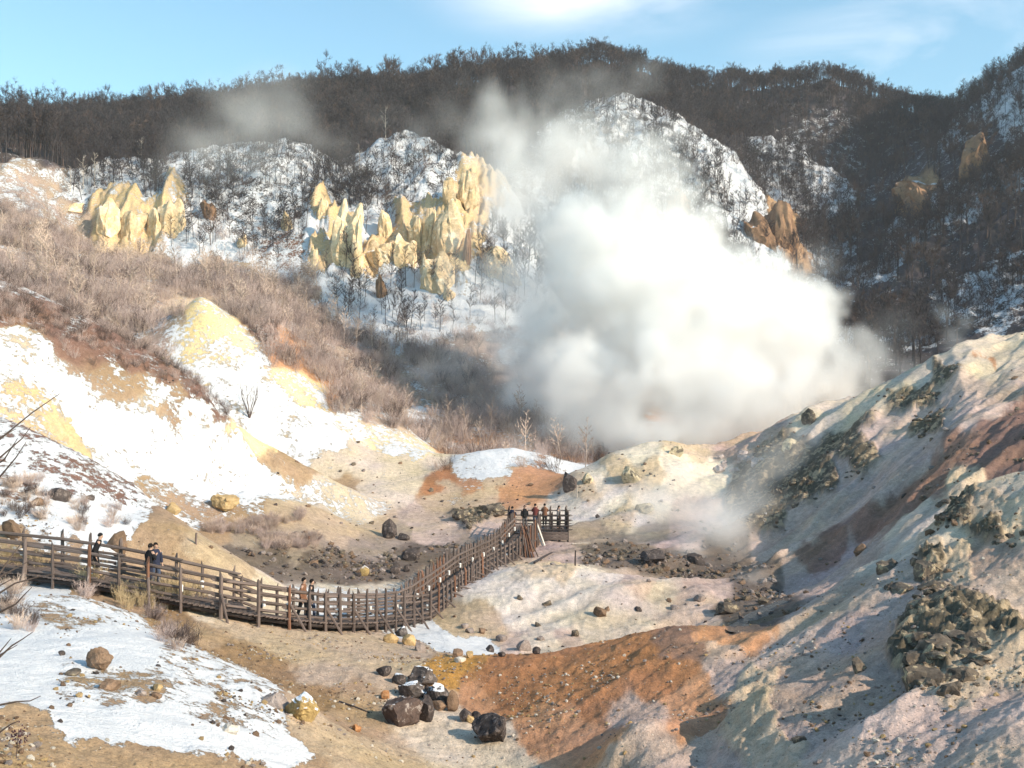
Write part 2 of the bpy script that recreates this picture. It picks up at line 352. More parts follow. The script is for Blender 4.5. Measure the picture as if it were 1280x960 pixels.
PAL = dict(ochre=(.36, .245, .15), dochre=(.27, .17, .09), tan=(.45, .335, .23), pale=(.58, .475, .365), white=(.64, .55, .455), clay=(.47, .355, .29),
           lilac=(.41, .305, .26), orange=(.36, .165, .075), gold=(.46, .235, .06), peach=(.45, .235, .125), pink=(.46, .325, .25), rust=(.23, .135, .10),
           mud=(.15, .115, .09), floor=(.30, .235, .18), moss=(.105, .085, .058), sulf=(.84, .645, .34), limon=(.54, .415, .29), brush=(.41, .305, .24),
           rbrush=(.22, .125, .09), forest=(.07, .058, .058), cliff=(.64, .455, .25), bcliff=(.36, .215, .115), bone=(.55, .455, .36), cream=(.52, .41, .28))
ZONES = """
ochre .97: 0,780 50,850 150,805 200,885 300,925 60,740 350,938 250,862 110,905 0,860 30,800 200,910
ochre .66: 230,838 185,860 115,858 290,884 335,905 140,765 100,768 270,850 320,880
ochre 0: 0,925 60,930 110,938 200,958 300,972 20,905 380,975 -60,920
dochre 0: 220,792 280,824 345,852 205,772 400,878 330,835
ochre .05: 130,738 180,752 250,790 440,880 430,905
tan 0: 300,775 400,808 350,798 480,830 450,800 520,822 420,930 480,950 400,845 380,905
pale 0: 560,910 610,935 640,945 545,885 250,762
gold 0: 560,838 545,832
orange 0: 620,848 700,835 740,878 650,872 800,822 720,860 760,810
peach 0: 660,930 600,872 760,930 850,882 862,905 700,910 930,802 900,795
rust 0: 840,815
orange 0: 830,860
pink 0: 900,822 800,900
clay 0: 820,945 790,955 1000,800 980,815 1100,762 1130,722 1250,880 1150,910 1100,945 1200,935 1270,930 1060,770 1270,745 900,955 1040,930
limon 0: 950,895 965,930 930,920 940,870
lilac 0: 1000,860 1050,800 1100,855 900,850 1030,890 990,900
pink 0: 1050,850 1090,805 1030,830 1250,705 1230,690 1000,830
moss 0: 1160,705 1150,800 1185,795 1140,830 1215,790 1250,780 1170,845 1195,645 1240,670
limon 0: 1200,700 1220,840 1190,860 1240,635 1275,655 1195,615 1160,690 1255,820
pale 0: 1140,672 1180,680 1110,700 1255,610
rust 0: 1270,540 1200,582 1130,634 1085,672 1245,560 1258,582 1170,612 1290,520 1350,500 1030,690
pale 0: 1200,450 1150,472 1255,436 1100,491 1050,516 1010,530 1125,480
peach 0: 1232,449
pale 0: 1212,456 1250,452 1230,440 1218,445 1245,442 1225,458
clay 0: 1150,522 1200,498 1262,478 1100,558 1060,600 1150,560 1235,520 1000,655 1050,632 1110,602 980,682 1350,450 1130,590 1080,620 1200,540
moss 0: 942,612 962,590 932,642 962,640 998,588 1020,610 1150,505 1168,540 1072,582 1058,562 1190,470 985,610 950,625
lilac 0: 1080,682 1000,722 850,672 700,692 1050,700 880,650
mud 0: 950,725 800,694 900,694 850,700 945,780 925,790 760,690
white 0: 742,598 842,580 762,622 802,642 880,600 790,570 720,640 830,620 690,655
limon 0: 732,603 772,592 812,602 850,568 780,640
pink 0: 920,562 950,546
floor 0: 740,672 820,668
white 0: 620,732 680,742 740,738 700,775 640,765 600,740
bone 0: 780,770 740,790 820,742 680,800 760,755
clay 0: 850,762 800,732 640,802 880,740 870,780 720,800
mud 0: 905,764 915,775
limon 0: 692,714
tan 0: 590,785 620,790 600,772 570,775
white 1: 548,792 602,812 572,802 530,787 585,806 560,797
white .62: 440,750 480,746 412,752 520,742
floor 0: 545,722 300,676 450,682 500,662 340,662 380,690 620,680 590,690
mud 0: 300,695 400,702 550,692 480,702 440,705 350,700 570,705 520,690
tan 0: 350,650 420,660 470,650
ochre 0: 280,662
ochre .5: 330,648 300,645
moss 0: 592,642 575,648
clay 0: 622,662 560,652 520,642 640,650 540,665
ochre 0: 215,690 180,682 190,705 240,700
tan 0: 270,702 300,712 245,690
pale 0: 330,718
ochre .85: 50,612 100,640 150,652 20,640 130,670
ochre .6: 60,680 120,692 30,655
ochre .25: 20,670 172,722 60,700 90,690
rbrush .55: 30,600 70,560 20,540 110,592 50,575 90,600 140,610
ochre .45: 190,620 260,642 232,642 210,630
cream .79: 100,502 200,562 250,592 150,572 50,472 180,530 270,560 -60,470
cream .88: 300,582 220,580 120,540 330,600
cream .72: 20,450 190,492 242,522 350,612 20,430
cliff .55: 20,500 60,520 40,490
cliff .42: 80,532 85,545 
ochre .4: 150,480 165,484 215,505
pale .4: 420,626 450,632 400,605
sulf .35: 310,541 320,545
ochre .05: 352,567 392,590 375,580 430,605
rbrush .2: 30,378 80,402 150,442 200,470 0,392 110,420 60,390 170,450
rbrush .5: 20,357 240,496 100,405 270,512 60,373
sulf .44: 250,400 240,418 255,385 268,412 248,375 238,395 225,425
sulf .56: 270,432 290,425 230,440 300,440 240,445
sulf .62: 370,490 480,550 520,562 385,488 450,535
cream .83: 320,470 300,482 350,502 400,532
cream .86: 330,520 430,545 350,540 410,550
pale .75: 430,562 380,560
pale .12: 460,568 500,578 420,583 530,580 470,580 440,578 540,575
rbrush .3: 330,402 300,392 345,415
peach .12: 380,442 400,470 365,430 420,485
brush .4: 440,502 480,520 215,400 205,425
cream .8: 600,572 580,580 610,585 645,566
peach .5: 590,602 670,575
peach .08: 652,592 680,600 660,605 640,600 630,615
tan .1: 560,606 620,612 545,618 590,620
orange 0: 545,608 560,595
tan .8: 690,580 660,570 705,590
pale .1: 480,606 500,603 470,602
peach .35: 560,547 600,536 580,550 650,541 700,545 620,545 730,535
floor .6: 540,532 680,526 540,520 520,540
brush .26: 50,322 150,352 250,352 350,382 450,442 550,462 600,442 550,502 620,492 100,292 30,282 180,330 280,345 420,420 500,490
brush .45: 640,442 50,240 20,222 80,290 30,250 20,330
forest .2: 10,200 50,222
cliff .3: 140,262 152,280 198,272 205,260 135,285 212,285
forest .7: 175,250 150,228 230,272 175,215 120,240 240,250
tan .9: 250,302 220,310 290,305
forest .62: 300,280 280,250 330,250 360,250
cream .88: 450,382 500,402 550,382 600,382 430,352 620,302 480,365 620,340 520,365 640,360 395,290 460,290
cliff .3: 440,300 460,320 505,290 520,300 535,290 560,320 590,270 572,232 445,330 590,290 480,335 410,310 545,315 180,290 165,265
cliff .22: 420,290 480,312 550,272 580,242 545,342 425,320 500,300 560,290 415,262
rbrush .6: 370,302 330,302 350,320
forest .68: 280,215 350,212 400,222 500,200 550,212 450,262 320,205 480,230 520,240 
forest .6: 300,230 380,250 430,240
forest .1: 50,162 200,152 330,142 450,132 600,112 750,92 850,132 950,132 1050,122 1150,152 1020,112 900,150 100,200 250,170 450,170 600,180 650,150 -60,160
forest .35: 1042,152 1060,190
forest .66: 780,132 700,182 800,182 860,202 740,170 980,202 1010,252 1022,302 840,180
forest .85: 902,212 950,272 930,240 960,310
forest .62: 750,232 852,262 920,262 700,302 1042,252 1050,302 820,230
forest .45: 800,352 720,350 900,350 870,290
bcliff 0: 980,282 966,292 975,300 850,300 985,300
forest .2: 1100,222 1100,262 1080,300 1160,332 1222,312 1080,392 1090,180 1130,180
bcliff 0: 1150,240
forest .25: 1222,190 1200,215 1120,225 1180,215 1240,210
forest .2: 1100,452 1200,428 1150,442 1060,455 1040,470 990,475 1260,415
forest .7: 1182,252 1210,242 1270,152 1200,152 1130,302 1100,342 1200,160 1180,262
forest .6: 1202,372 1262,332 1150,422 1252,412 1250,232 1050,430 1000,420
forest .15: 1262,272 1280,300 1150,350
"""
zl = []
for ln in ZONES.strip().splitlines():
    h, pt = ln.split(':'); ty, sn = h.split()
    for q in pt.split():
        a, b = map(float, q.split(','))
        hp = hit(a, b)
        if hp: zl.append((a, b, hp[3], *PAL[ty], float(sn), 1.0 if ty in ('moss',) else 0.75 if ty in ('cliff', 'bcliff') else 0.35 if ty in ('limon',) else 0.0))
zl = np.array(zl)
wx = fbm(PX / 44, PY / 34 + np.log(DD) * 3, 6, 3, .62) ; wy = fbm(PX / 44 + 40, PY / 34 + np.log(DD) * 3, 6, 9, .62)
warp = 19.0
qx = (PX + wx * warp * 1.5) / 100; qy = (PY + wy * warp) / 100; qv = np.log(DD) * 3.2
ZQ = zl[:, :2] / 100; ZV = np.log(zl[:, 2]) * 3.2
flat = np.stack([qx.ravel(), qy.ravel(), qv.ravel()], 1).astype(np.float32)
ZP = np.stack([ZQ[:, 0], ZQ[:, 1], ZV], 1).astype(np.float32)
ATT = np.empty((len(flat), 5), np.float32)
z2 = (ZP ** 2).sum(1)
val = zl[:, 3:].astype(np.float32)
for i in range(0, len(flat), 40000):
    f = flat[i:i + 40000]
    r2 = np.maximum((f ** 2).sum(1)[:, None] + z2[None] - 2 * f @ ZP.T, 0) + 0.003
    w = (.01 / r2) ** 5
    ATT[i:i + 40000] = (w @ val) / w.sum(1, keepdims=True)
ATT = ATT.reshape(NC, NR, 5)
SOIL, SNOW, ROCK = ATT[..., :3], ATT[..., 3], ATT[..., 4]
# relief: hummocks and rills near, gullies on the mountains
near = 1 - smooth(70, 130, DD)
mid = smooth(40, 70, DD) * (1 - smooth(170, 200, DD))
far = smooth(165, 215, DD) * (1 - smooth(700, 1500, DD))
edge = smooth(3.5, 9, DD)
ca, sa = 0.70, 0.71
sx, sy = X * ca - Y * sa, X * sa + Y * ca            # across / along the slope fall line on the right
rill = fbm(sx / 1.1, sy / 7.0, 5, 71)
dz = near * edge * (0.16 * fbm(X / 3.6, Y / 3.6, 5, 11) + 0.035 * fbm(X / 0.6, Y / 0.6, 4, 12) + 0.20 * rill * smooth(-3, 2, X))
fold = fbm(sx / 5.5, sy / 24, 4, 73, .45, ridged=True)
dz += near * edge * smooth(1, 7, X) * smooth(16, 26, DD) * (1 - smooth(.3, .6, SNOW)) * 0.55 * (fold - .1)
hill = smooth(52, 60, DD) * (1 - smooth(112, 124, DD)) * smooth(9, 18, X)
fold2 = fbm(sx / 8.5, sy / 30, 5, 74, .55, ridged=True)
dz += hill * 1.5 * (fold2 - .15)
dz += near * (1 - smooth(0.5, .9, SNOW)) * 0.05 * fbm(X / 0.35, Y / 0.35, 3, 13, ridged=True) * edge
dz += mid * (0.45 * fbm(X / 9, Y / 9, 5, 21) + 0.16 * fbm(X / 2.2, Y / 2.2, 4, 22))
dz += far * 1.3 * fbm(X / 5, Y / 9, 4, 33, .6, ridged=True)
dz += far * (3.0 * fbm(X / 30, Y / 42, 4, 31, ridged=True) + 1.3 * fbm(X / 9, Y / 11, 5, 32))
rk = np.clip(ROCK, 0, 1)
dz += rk * (1 - smooth(120, 170, DD)) * (0.22 * fbm(X / 1.5, Y / 1.5, 5, 41, gain=.6, ridged=True) * smooth(10, 40, DD) + 0.25 * fbm(X / .45, Y / .45, 4, 42, ridged=True) + .15)
# weathered buttresses on the cliffs
dz += rk * smooth(165, 190, DD) * 4.5 * fbm(X / 3.6, Y / 14, 5, 51, .55, ridged=True)
dz *= 1 - 0.85 * smooth(520, 900, DD)
ZF = Z + dz
PYF = HY - (ZF - ZC) * F / DD

# snow thins on steep rock
gx = np.gradient(ZF, axis=0) / np.maximum(np.gradient(X, axis=0), 1e-3)
SNOWF = np.clip(SNOW + 0.10 * fbm(X / 6, Y / 6, 4, 61) * smooth(.02, .3, SNOW), 0, 1.2)

# slow drift of tone across the soils
tone = 1 + 0.20 * fbm(X / 5, Y / 5, 4, 81) + 0.30 * rill * smooth(-3, 2, X) * near
SOILF = SOIL * tone[..., None]
SOILF[..., 2] *= 1 - 0.18 * fbm(X / 3, Y / 3, 3, 82)

def grid_mesh(name, X, Y, Z, mat, col=None, attrs=()):
    nc, nr = X.shape
    me = bpy.data.meshes.new(name)
    co = np.stack([X, Y, Z], -1).reshape(-1, 3).astype(np.float32)
    i, j = np.meshgrid(np.arange(nc - 1), np.arange(nr - 1), indexing='ij')
    q = np.stack([i * nr + j, (i + 1) * nr + j, (i + 1) * nr + j + 1, i * nr + j + 1], -1).reshape(-1, 4)
    me.vertices.add(len(co)); me.vertices.foreach_set('co', co.ravel())
    me.loops.add(q.size); me.loops.foreach_set('vertex_index', q.ravel().astype(np.int32))
    me.polygons.add(len(q)); me.polygons.foreach_set('loop_start', np.arange(0, q.size, 4, dtype=np.int32))
    me.polygons.foreach_set('use_smooth', np.ones(len(q), bool))
    if col is not None:
        a = me.attributes.new('soil', 'FLOAT_COLOR', 'POINT')
        a.data.foreach_set('color', np.concatenate([col.reshape(-1, 3), np.ones((len(co), 1))], 1).astype(np.float32).ravel())
    for nme, ar in attrs:
        a = me.attributes.new(nme, 'FLOAT', 'POINT')
        a.data.foreach_set('value', ar.reshape(-1).astype(np.float32))
    me.update()
    me.materials.append(mat)
    o = bpy.data.objects.new(name, me); COL.objects.link(o)
    return o

# ------------------------------------------------------------------ material helpers
class NT:
    def __init__(s, name):
        s.m = bpy.data.materials.new(name); s.m.use_nodes = True
        s.t = s.m.node_tree; s.t.nodes.clear()
        s.out = s.t.nodes.new('ShaderNodeOutputMaterial')
    def n(s, ty, **kw):
        x = s.t.nodes.new(ty)
        for k, v in kw.items(): setattr(x, k, v)
        return x
    def l(s, a, b): s.t.links.new(a, b)
    def set(s, sock, v):
        if hasattr(v, 'is_output') or isinstance(v, bpy.types.NodeSocket): s.l(v, sock)
        else: sock.default_value = v
    def math(s, op, a, b=0.0, c=None, clamp=False):
        x = s.n('ShaderNodeMath', operation=op, use_clamp=clamp)
        s.set(x.inputs[0], a); s.set(x.inputs[1], b)
        if c is not None: s.set(x.inputs[2], c)
        return x.outputs[0]
    def noise(s, vec, scale, detail=4, rough=.55, dist=0.0):
        x = s.n('ShaderNodeTexNoise'); s.l(vec, x.inputs['Vector'])
        x.inputs['Scale'].default_value = scale; x.inputs['Detail'].default_value = detail
        x.inputs['Roughness'].default_value = rough; x.inputs['Distortion'].default_value = dist
        return x.outputs['Fac']
    def voro(s, vec, scale, feature='F1', rnd=1.0):
        x = s.n('ShaderNodeTexVoronoi', feature=feature); s.l(vec, x.inputs['Vector'])
        x.inputs['Scale'].default_value = scale; x.inputs['Randomness'].default_value = rnd
        return x
    def ramp(s, v, a, b, lo=0.0, hi=1.0, smoothstep=True):
        x = s.n('ShaderNodeMapRange', interpolation_type='SMOOTHSTEP' if smoothstep else 'LINEAR')
        s.set(x.inputs['Value'], v); x.inputs['From Min'].default_value = a; x.inputs['From Max'].default_value = b
        x.inputs['To Min'].default_value = lo; x.inputs['To Max'].default_value = hi
        return x.outputs[0]
    def mix(s, f, a, b, blend='MIX'):
        x = s.n('ShaderNodeMix', data_type='RGBA', blend_type=blend)
        s.set(x.inputs['Factor'], f)
        for k, v in (('A', a), ('B', b)):
            s.set(x.inputs[k], (*v, 1) if isinstance(v, tuple) and len(v) == 3 else v)
        return x.outputs['Result']
    def scale(s, col, f):                      # colour times a scalar
        x = s.n('ShaderNodeVectorMath', operation='SCALE'); s.set(x.inputs[0], col); s.set(x.inputs['Scale'], f)
        return x.outputs[0]
    def bump(s, h, strength=.5, dist=.1, normal=None):
        x = s.n('ShaderNodeBump'); s.l(h, x.inputs['Height']); x.inputs['Strength'].default_value = strength; x.inputs['Distance'].default_value = dist
        if normal is not None: s.l(normal, x.inputs['Normal'])
        return x.outputs[0]
    def bsdf(s, col, rough=.9, normal=None, spec=.25, **kw):
        x = s.n('ShaderNodeBsdfPrincipled')
        s.set(x.inputs['Base Color'], (*col, 1) if isinstance(col, tuple) and len(col) == 3 else col)
        s.set(x.inputs['Roughness'], rough); s.set(x.inputs['Specular IOR Level'], spec)
        if normal is not None: s.l(normal, x.inputs['Normal'])
        for k, v in kw.items(): s.set(x.inputs[k], v)
        s.l(x.outputs[0], s.out.inputs['Surface'])
        return s.m
    def obj(s): return s.n('ShaderNodeTexCoord').outputs['Object']
    def pos(s): return s.n('ShaderNodeNewGeometry').outputs['Position']

def ground_material():
    g = NT('ground_soil_snow')
    p = g.pos()
    soil = g.n('ShaderNodeAttribute', attribute_name='soil').outputs['Color']
    sn = g.n('ShaderNodeAttribute', attribute_name='snow').outputs['Fac']
    n1 = g.noise(p, 2.6, 8, .62); n2 = g.noise(p, 14.0, 6, .65); n3 = g.noise(p, .35, 6, .6)
    v = g.ramp(n1, .25, .75, .68, 1.30, False)
    v2 = g.ramp(n2, .25, .75, .74, 1.24, False)
    col = g.scale(soil, g.math('MULTIPLY', v, v2))
    crust = g.n('ShaderNodeAttribute', attribute_name='crust').outputs['Fac']
    cn = g.noise(p, 1.5, 7, .68, .4)
    pale = g.math('MULTIPLY', g.math('MINIMUM', crust, 1.0), g.ramp(cn, .50, .60))
    col = g.mix(g.math('MULTIPLY', pale, .8), col, (.46, .35, .225))
    # grit: small dark and pale stones bedded in the soil
    vo = g.voro(p, 7.0)
    msk = g.ramp(vo.outputs['Distance'], .10, .24, 1, 0)
    rnd = g.n('ShaderNodeSeparateColor'); g.l(vo.outputs['Color'], rnd.inputs[0])
    dark = g.math('MULTIPLY', msk, g.ramp(rnd.outputs[0], .80, .86))
    lite = g.math('MULTIPLY', msk, g.ramp(rnd.outputs[1], .84, .90))
    col = g.mix(g.math('MULTIPLY', dark, .75), col, (.10, .075, .06))
    col = g.mix(g.math('MULTIPLY', lite, .6), col, (.62, .55, .46))
    vb = g.voro(p, 22.0)
    fine = g.ramp(vb.outputs['Distance'], .15, .5, .82, 1.08)
    col = g.scale(col, fine)
    # snow lies where the cover map and several scales of noise agree
    nn = g.math('ADD', g.math('MULTIPLY', g.math('SUBTRACT', n3, .5), .95), g.math('ADD', g.math('MULTIPLY', g.math('SUBTRACT', n1, .5), .9), g.math('MULTIPLY', g.math('SUBTRACT', n2, .5), .55)))
    sm = g.ramp(g.math('ADD', sn, g.math('MULTIPLY', nn, 1.7)), .44, .58)
    snc = g.mix(g.ramp(n1, .3, .7), (.64, .645, .665), (.71, .71, .715))
    col = g.mix(sm, col, snc)
    h = g.math('ADD', g.math('MULTIPLY', n2, .35), g.math('ADD', g.math('MULTIPLY', n1, .5), g.math('MULTIPLY', g.math('ADD', dark, lite), .12)))
    h = g.math('ADD', h, g.math('MULTIPLY', sm, g.math('ADD', .16, g.math('MULTIPLY', g.noise(p, 1.1, 3, .5, .6), .9))))
    nb = g.bump(h, .8, .16)
    return g.bsdf(col, g.mix(sm, (.92, .92, .92), (.6, .6, .6)), nb, .2)
GROUND = ground_material()
JA = int(np.searchsorted(rowv, math.log(172)))
def part_ground(name, j0, j1):
    sl = (slice(None), slice(j0, j1))
    o = grid_mesh(name, X[sl], Y[sl], ZF[sl], GROUND, SOILF[sl], [('snow', SNOWF[sl]), ('crust', rk[sl])])
    o['kind'] = 'structure'
    return o
part_ground('ground', 0, JA + 1)
part_ground('mountain', JA, NR)

# ------------------------------------------------------------------ mesh collecting helper
class MB:
    def __init__(s): s.v = []; s.f = []; s.mi = []
    def tube(s, pts, radii, sides=4, cap=True, mi=0):
        base = len(s.v); n = len(pts)
        for k, (p, r) in enumerate(zip(pts, radii)):
            a = pts[min(k + 1, n - 1)] - pts[max(k - 1, 0)]
            a = a.normalized() if a.length > 1e-9 else Vector((0, 0, 1))
            u = a.orthogonal().normalized(); w = a.cross(u)
            if k and abs(u.dot(pu_)) < .99:                      # keep rings from twisting
                u = (pu_ - a * pu_.dot(a)).normalized(); w = a.cross(u)
            pu_ = u
            for q in range(sides):
                t = 2 * math.pi * q / sides
                s.v.append(p + (u * math.cos(t) + w * math.sin(t)) * r)
        for k in range(n - 1):
            for q in range(sides):
                a0 = base + k * sides + q; a1 = base + k * sides + (q + 1) % sides
                s.f.append((a0, a1, a1 + sides, a0 + sides)); s.mi.append(mi)
        if cap and sides > 2:
            s.f.append(tuple(base + q for q in reversed(range(sides)))); s.mi.append(mi)
            s.f.append(tuple(base + (n - 1) * sides + q for q in range(sides))); s.mi.append(mi)
    def sliver(s, p, q, w, side):
        b = len(s.v); s.v += [p - side * w, p + side * w, q]; s.f.append((b, b + 1, b + 2)); s.mi.append(0)
    def box(s, c, ax, ay, az, mi=0):
        """box centred at c with half-extent vectors ax, ay, az"""
        b = len(s.v)
        for i in (-1, 1):
            for j in (-1, 1):
                for k in (-1, 1): s.v.append(c + ax * i + ay * j + az * k)
        for f in ((0, 1, 3, 2), (4, 6, 7, 5), (0, 4, 5, 1), (2, 3, 7, 6), (0, 2, 6, 4), (1, 5, 7, 3)):
            s.f.append(tuple(b + q for q in f)); s.mi.append(mi)
    def mesh(s, name, *mats, smooth_=False):
        me = bpy.data.meshes.new(name)
        me.from_pydata([tuple(v) for v in s.v], [], s.f)
        for m in mats: me.materials.append(m)
        if len(mats) > 1: me.polygons.foreach_set('material_index', s.mi)
        if smooth_: me.polygons.foreach_set('use_smooth', [True] * len(s.f))
        me.update()
        return me
    def build(s, name, *mats, parent=None, smooth_=False):
        return link(name, s.mesh(name, *mats, smooth_=smooth_), parent)
def link(name, me, parent=None):
    o = bpy.data.objects.new(name, me); COL.objects.link(o)
    if parent is not None: o.parent = parent
    return o
def tag(o, label=None, cat=None, group=None, kind=None):
    if label: o['label'] = label
    if cat: o['category'] = cat
    if group: o['group'] = group
    if kind: o['kind'] = kind
    elif cat: o['kind'] = 'thing'
    return o
def empty(name, loc, rz=0.0, sc=1.0):
    o = bpy.data.objects.new(name, None); COL.objects.link(o)
    o.location = loc; o.rotation_euler = (0, 0, rz); o.scale = (sc, sc, sc); o.empty_display_size = .2
    return o
def rv(r, s=1.0): return Vector((r.gauss(0, s), r.gauss(0, s), r.gauss(0, s)))

def wood_material(name, c1, c2, scale=6.0, rough=.9):
    g = NT(name); p = g.obj()
    oi = g.n('ShaderNodeObjectInfo').outputs['Random']
    mp_ = g.n('ShaderNodeMapping'); mp_.inputs['Scale'].default_value = (1, 1, .25); g.l(p, mp_.inputs['Vector'])
    n1 = g.noise(mp_.outputs[0], scale, 5, .65)
    col = g.mix(g.ramp(n1, .3, .7), c1, c2)
    col = g.scale(col, g.ramp(oi, 0, 1, .78, 1.22, False))
    return g.bsdf(col, rough, g.bump(n1, .4, .03), .2)
BARK = wood_material('bark', (.040, .034, .036), (.080, .068, .068))
BARK_B = wood_material('bark_brown', (.085, .06, .052), (.14, .10, .085))
BARK_P = wood_material('bark_pale', (.42, .36, .30), (.58, .51, .44))
TWIG_T = wood_material('brush_stems', (.44, .33, .26), (.62, .49, .41))
TWIG_P = wood_material('brush_stems_pinkish', (.36, .27, .24), (.53, .42, .38))
STRAW = wood_material('straw', (.46, .34, .19), (.66, .52, .32))

# ------------------------------------------------------------------ bare winter trees
def tree_mesh(seed, h=14.0, spread=.55, fork=.34, limbs=6, twigs=9, tw=.045, lean=0.0, tr=.2):
    """returns trunk mesh builder and crown mesh builder"""
    r = random.Random(seed); T = MB(); C_ = MB()
    top = Vector((r.uniform(-.3, .3) + lean * h, r.uniform(-.3, .3), h * (fork + .18)))
    k = [Vector((0, 0, -.6)), Vector((r.uniform(-.1, .1), r.uniform(-.1, .1), h * fork * .5)), Vector((top.x * .6, top.y * .6, h * fork)), top]
    T.tube(k, [tr * 1.25, tr, tr * .8, tr * .45], 5)
    def grow(p, d, ln, rad, lev):
        m = p + d * ln * .5 + rv(r, ln * .05)
        e = p + d * ln + Vector((0, 0, ln * .08)) + rv(r, ln * .07)
        C_.tube([p, m, e], [rad, rad * .75, rad * .45], 3, cap=False)
        if lev == 0:
            for q in range(twigs):
                t = r.uniform(.15, 1)
                b = (p.lerp(m, t * 2) if t < .5 else m.lerp(e, t * 2 - 1))
                dd = (d * .6 + rv(r, .55) + Vector((0, 0, .25))).normalized()
                s_ = dd.orthogonal(); s_.rotate(Matrix.Rotation(r.uniform(0, 6.28), 3, dd))
                e2 = b + dd * ln * r.uniform(.4, .85)
                C_.sliver(b, e2, tw, s_)
                for z in range(2):
                    d3 = (dd + rv(r, .5)).normalized(); b2 = b.lerp(e2, r.uniform(.3, .8))
                    C_.sliver(b2, b2 + d3 * ln * r.uniform(.25, .5), tw * .75, s_)
            return
        nn = r.choice((2, 3, 3))
        for q in range(nn):
            t = r.uniform(.45, 1) if q else 1
            b = m.lerp(e, t * 2 - 1) if t > .5 else m
            grow(b, (d + rv(r, .42) + Vector((0, 0, .12))).normalized(), ln * r.uniform(.55, .75), rad * .55, lev - 1)
    for q in range(limbs):
        a = q * 2.4 + r.uniform(-.5, .5); t = q / max(1, limbs - 1)
        b = k[2].lerp(k[3], t)
        el = spread * (1.15 - .6 * t) * r.uniform(.75, 1.15)
        d = Vector((math.cos(a) * el, math.sin(a) * el, 1)).normalized()
        grow(b, d, h * r.uniform(.20, .27), tr * .42, 2)
    return T, C_
def sapling_mesh(seed, h=8.0, tw=.04, tr=.09, n=26):
    r = random.Random(seed); T = MB(); C_ = MB()
    k = [Vector((0, 0, -.4))] + [Vector((r.uniform(-.25, .25) * q / 3, r.uniform(-.25, .25) * q / 3, h * q / 4)) for q in (1, 2, 3, 4)]
    T.tube(k, [tr, tr * .85, tr * .65, tr * .4, tr * .12], 4)
    for q in range(n):
        t = r.uniform(.28, .97); f = t * 4; i = min(3, int(f)); b = k[i + 0].lerp(k[i + 1], f - i) if i else k[0].lerp(k[1], f)
        a = r.uniform(0, 6.28); ln = h * (.30 * (1.1 - t) + .05) * r.uniform(.6, 1.2)
        d = Vector((math.cos(a) * .75, math.sin(a) * .75, r.uniform(.5, 1.1))).normalized()
        e = b + d * ln
        C_.tube([b, b.lerp(e, .5) + rv(r, ln * .05), e], [tr * .35, tr * .22, tr * .08], 3, cap=False)
        for z in range(7):
            b2 = b.lerp(e, r.uniform(.2, 1)); d2 = (d + rv(r, .55)).normalized()
            C_.sliver(b2, b2 + d2 * ln * r.uniform(.25, .55), tw, d2.orthogonal())
    return T, C_
def shrub_mesh(seed, h=2.2, stems=30, w=.016, fan=.6, twigs=9):
    r = random.Random(seed); B = MB()
    for q in range(stems):
        a = r.uniform(0, 6.28); el = fan * math.sqrt(r.random()) * 1.2; ln = h * r.uniform(.4, 1.05)
        p = Vector((math.cos(a), math.sin(a), 0)) * r.uniform(0, .5) * h * .5
        d = Vector((math.cos(a) * el, math.sin(a) * el, 1)).normalized()
        s_ = d.orthogonal(); s_.rotate(Matrix.Rotation(r.uniform(0, 6.28), 3, d))
        m = p + d * ln * .5 + rv(r, ln * .07); e = m + (d + rv(r, .22)).normalized() * ln * .5
        B.sliver(p - Vector((0, 0, .2)), m + (m - p) * .25, w, s_); B.sliver(m, e, w * .7, s_)
        for z in range(twigs):
            b = p.lerp(m, r.uniform(.4, 1)) if r.random() < .4 else m.lerp(e, r.uniform(0, .9)); d2 = (d * .8 + rv(r, .5) + Vector((0, 0, .2))).normalized()
            B.sliver(b, b + d2 * ln * r.uniform(.15, .4), w * .6, d2.orthogonal())
    return B
TREES = []                                                            # (trunk mesh, crown mesh, joined mesh) of each kind
def both(T, C_, m):
    J = MB(); J.v = T.v + C_.v; J.f = T.f + [tuple(i + len(T.v) for i in f) for f in C_.f]
    return T.mesh('trunk', m), C_.mesh('crown', m), J.mesh('tree', m)
for q in range(4): TREES.append(both(*tree_mesh(100 + q, 14, .5 + .12 * q, .30 + .03 * q, 5 + q % 3), BARK))
for q in range(2): TREES.append(both(*tree_mesh(140 + q, 13, .55, .3, 6, 10), BARK_B))
SAPS = [both(*sapling_mesh(200 + q, 8 + q), (BARK, BARK, BARK_B)[q]) for q in range(3)]
PALE = [both(*sapling_mesh(230 + q, 13, .035, .17, 14), BARK_P) for q in range(2)]
SHRUBS = [shrub_mesh(300 + q, 2.2 + .3 * q).mesh('shrub', (TWIG_T, TWIG_P, BARK_B, TWIG_P)[q]) for q in range(4)]
DSHRUBS = [shrub_mesh(320 + q, 2.4 + .4 * q, 26, .024, .7, 8).mesh('shrub', (BARK, BARK_B, BARK)[q]) for q in range(3)]
TANSAP = sapling_mesh(260, 6.5, .03, .07, 22); TANSAP = both(*TANSAP, TWIG_T)

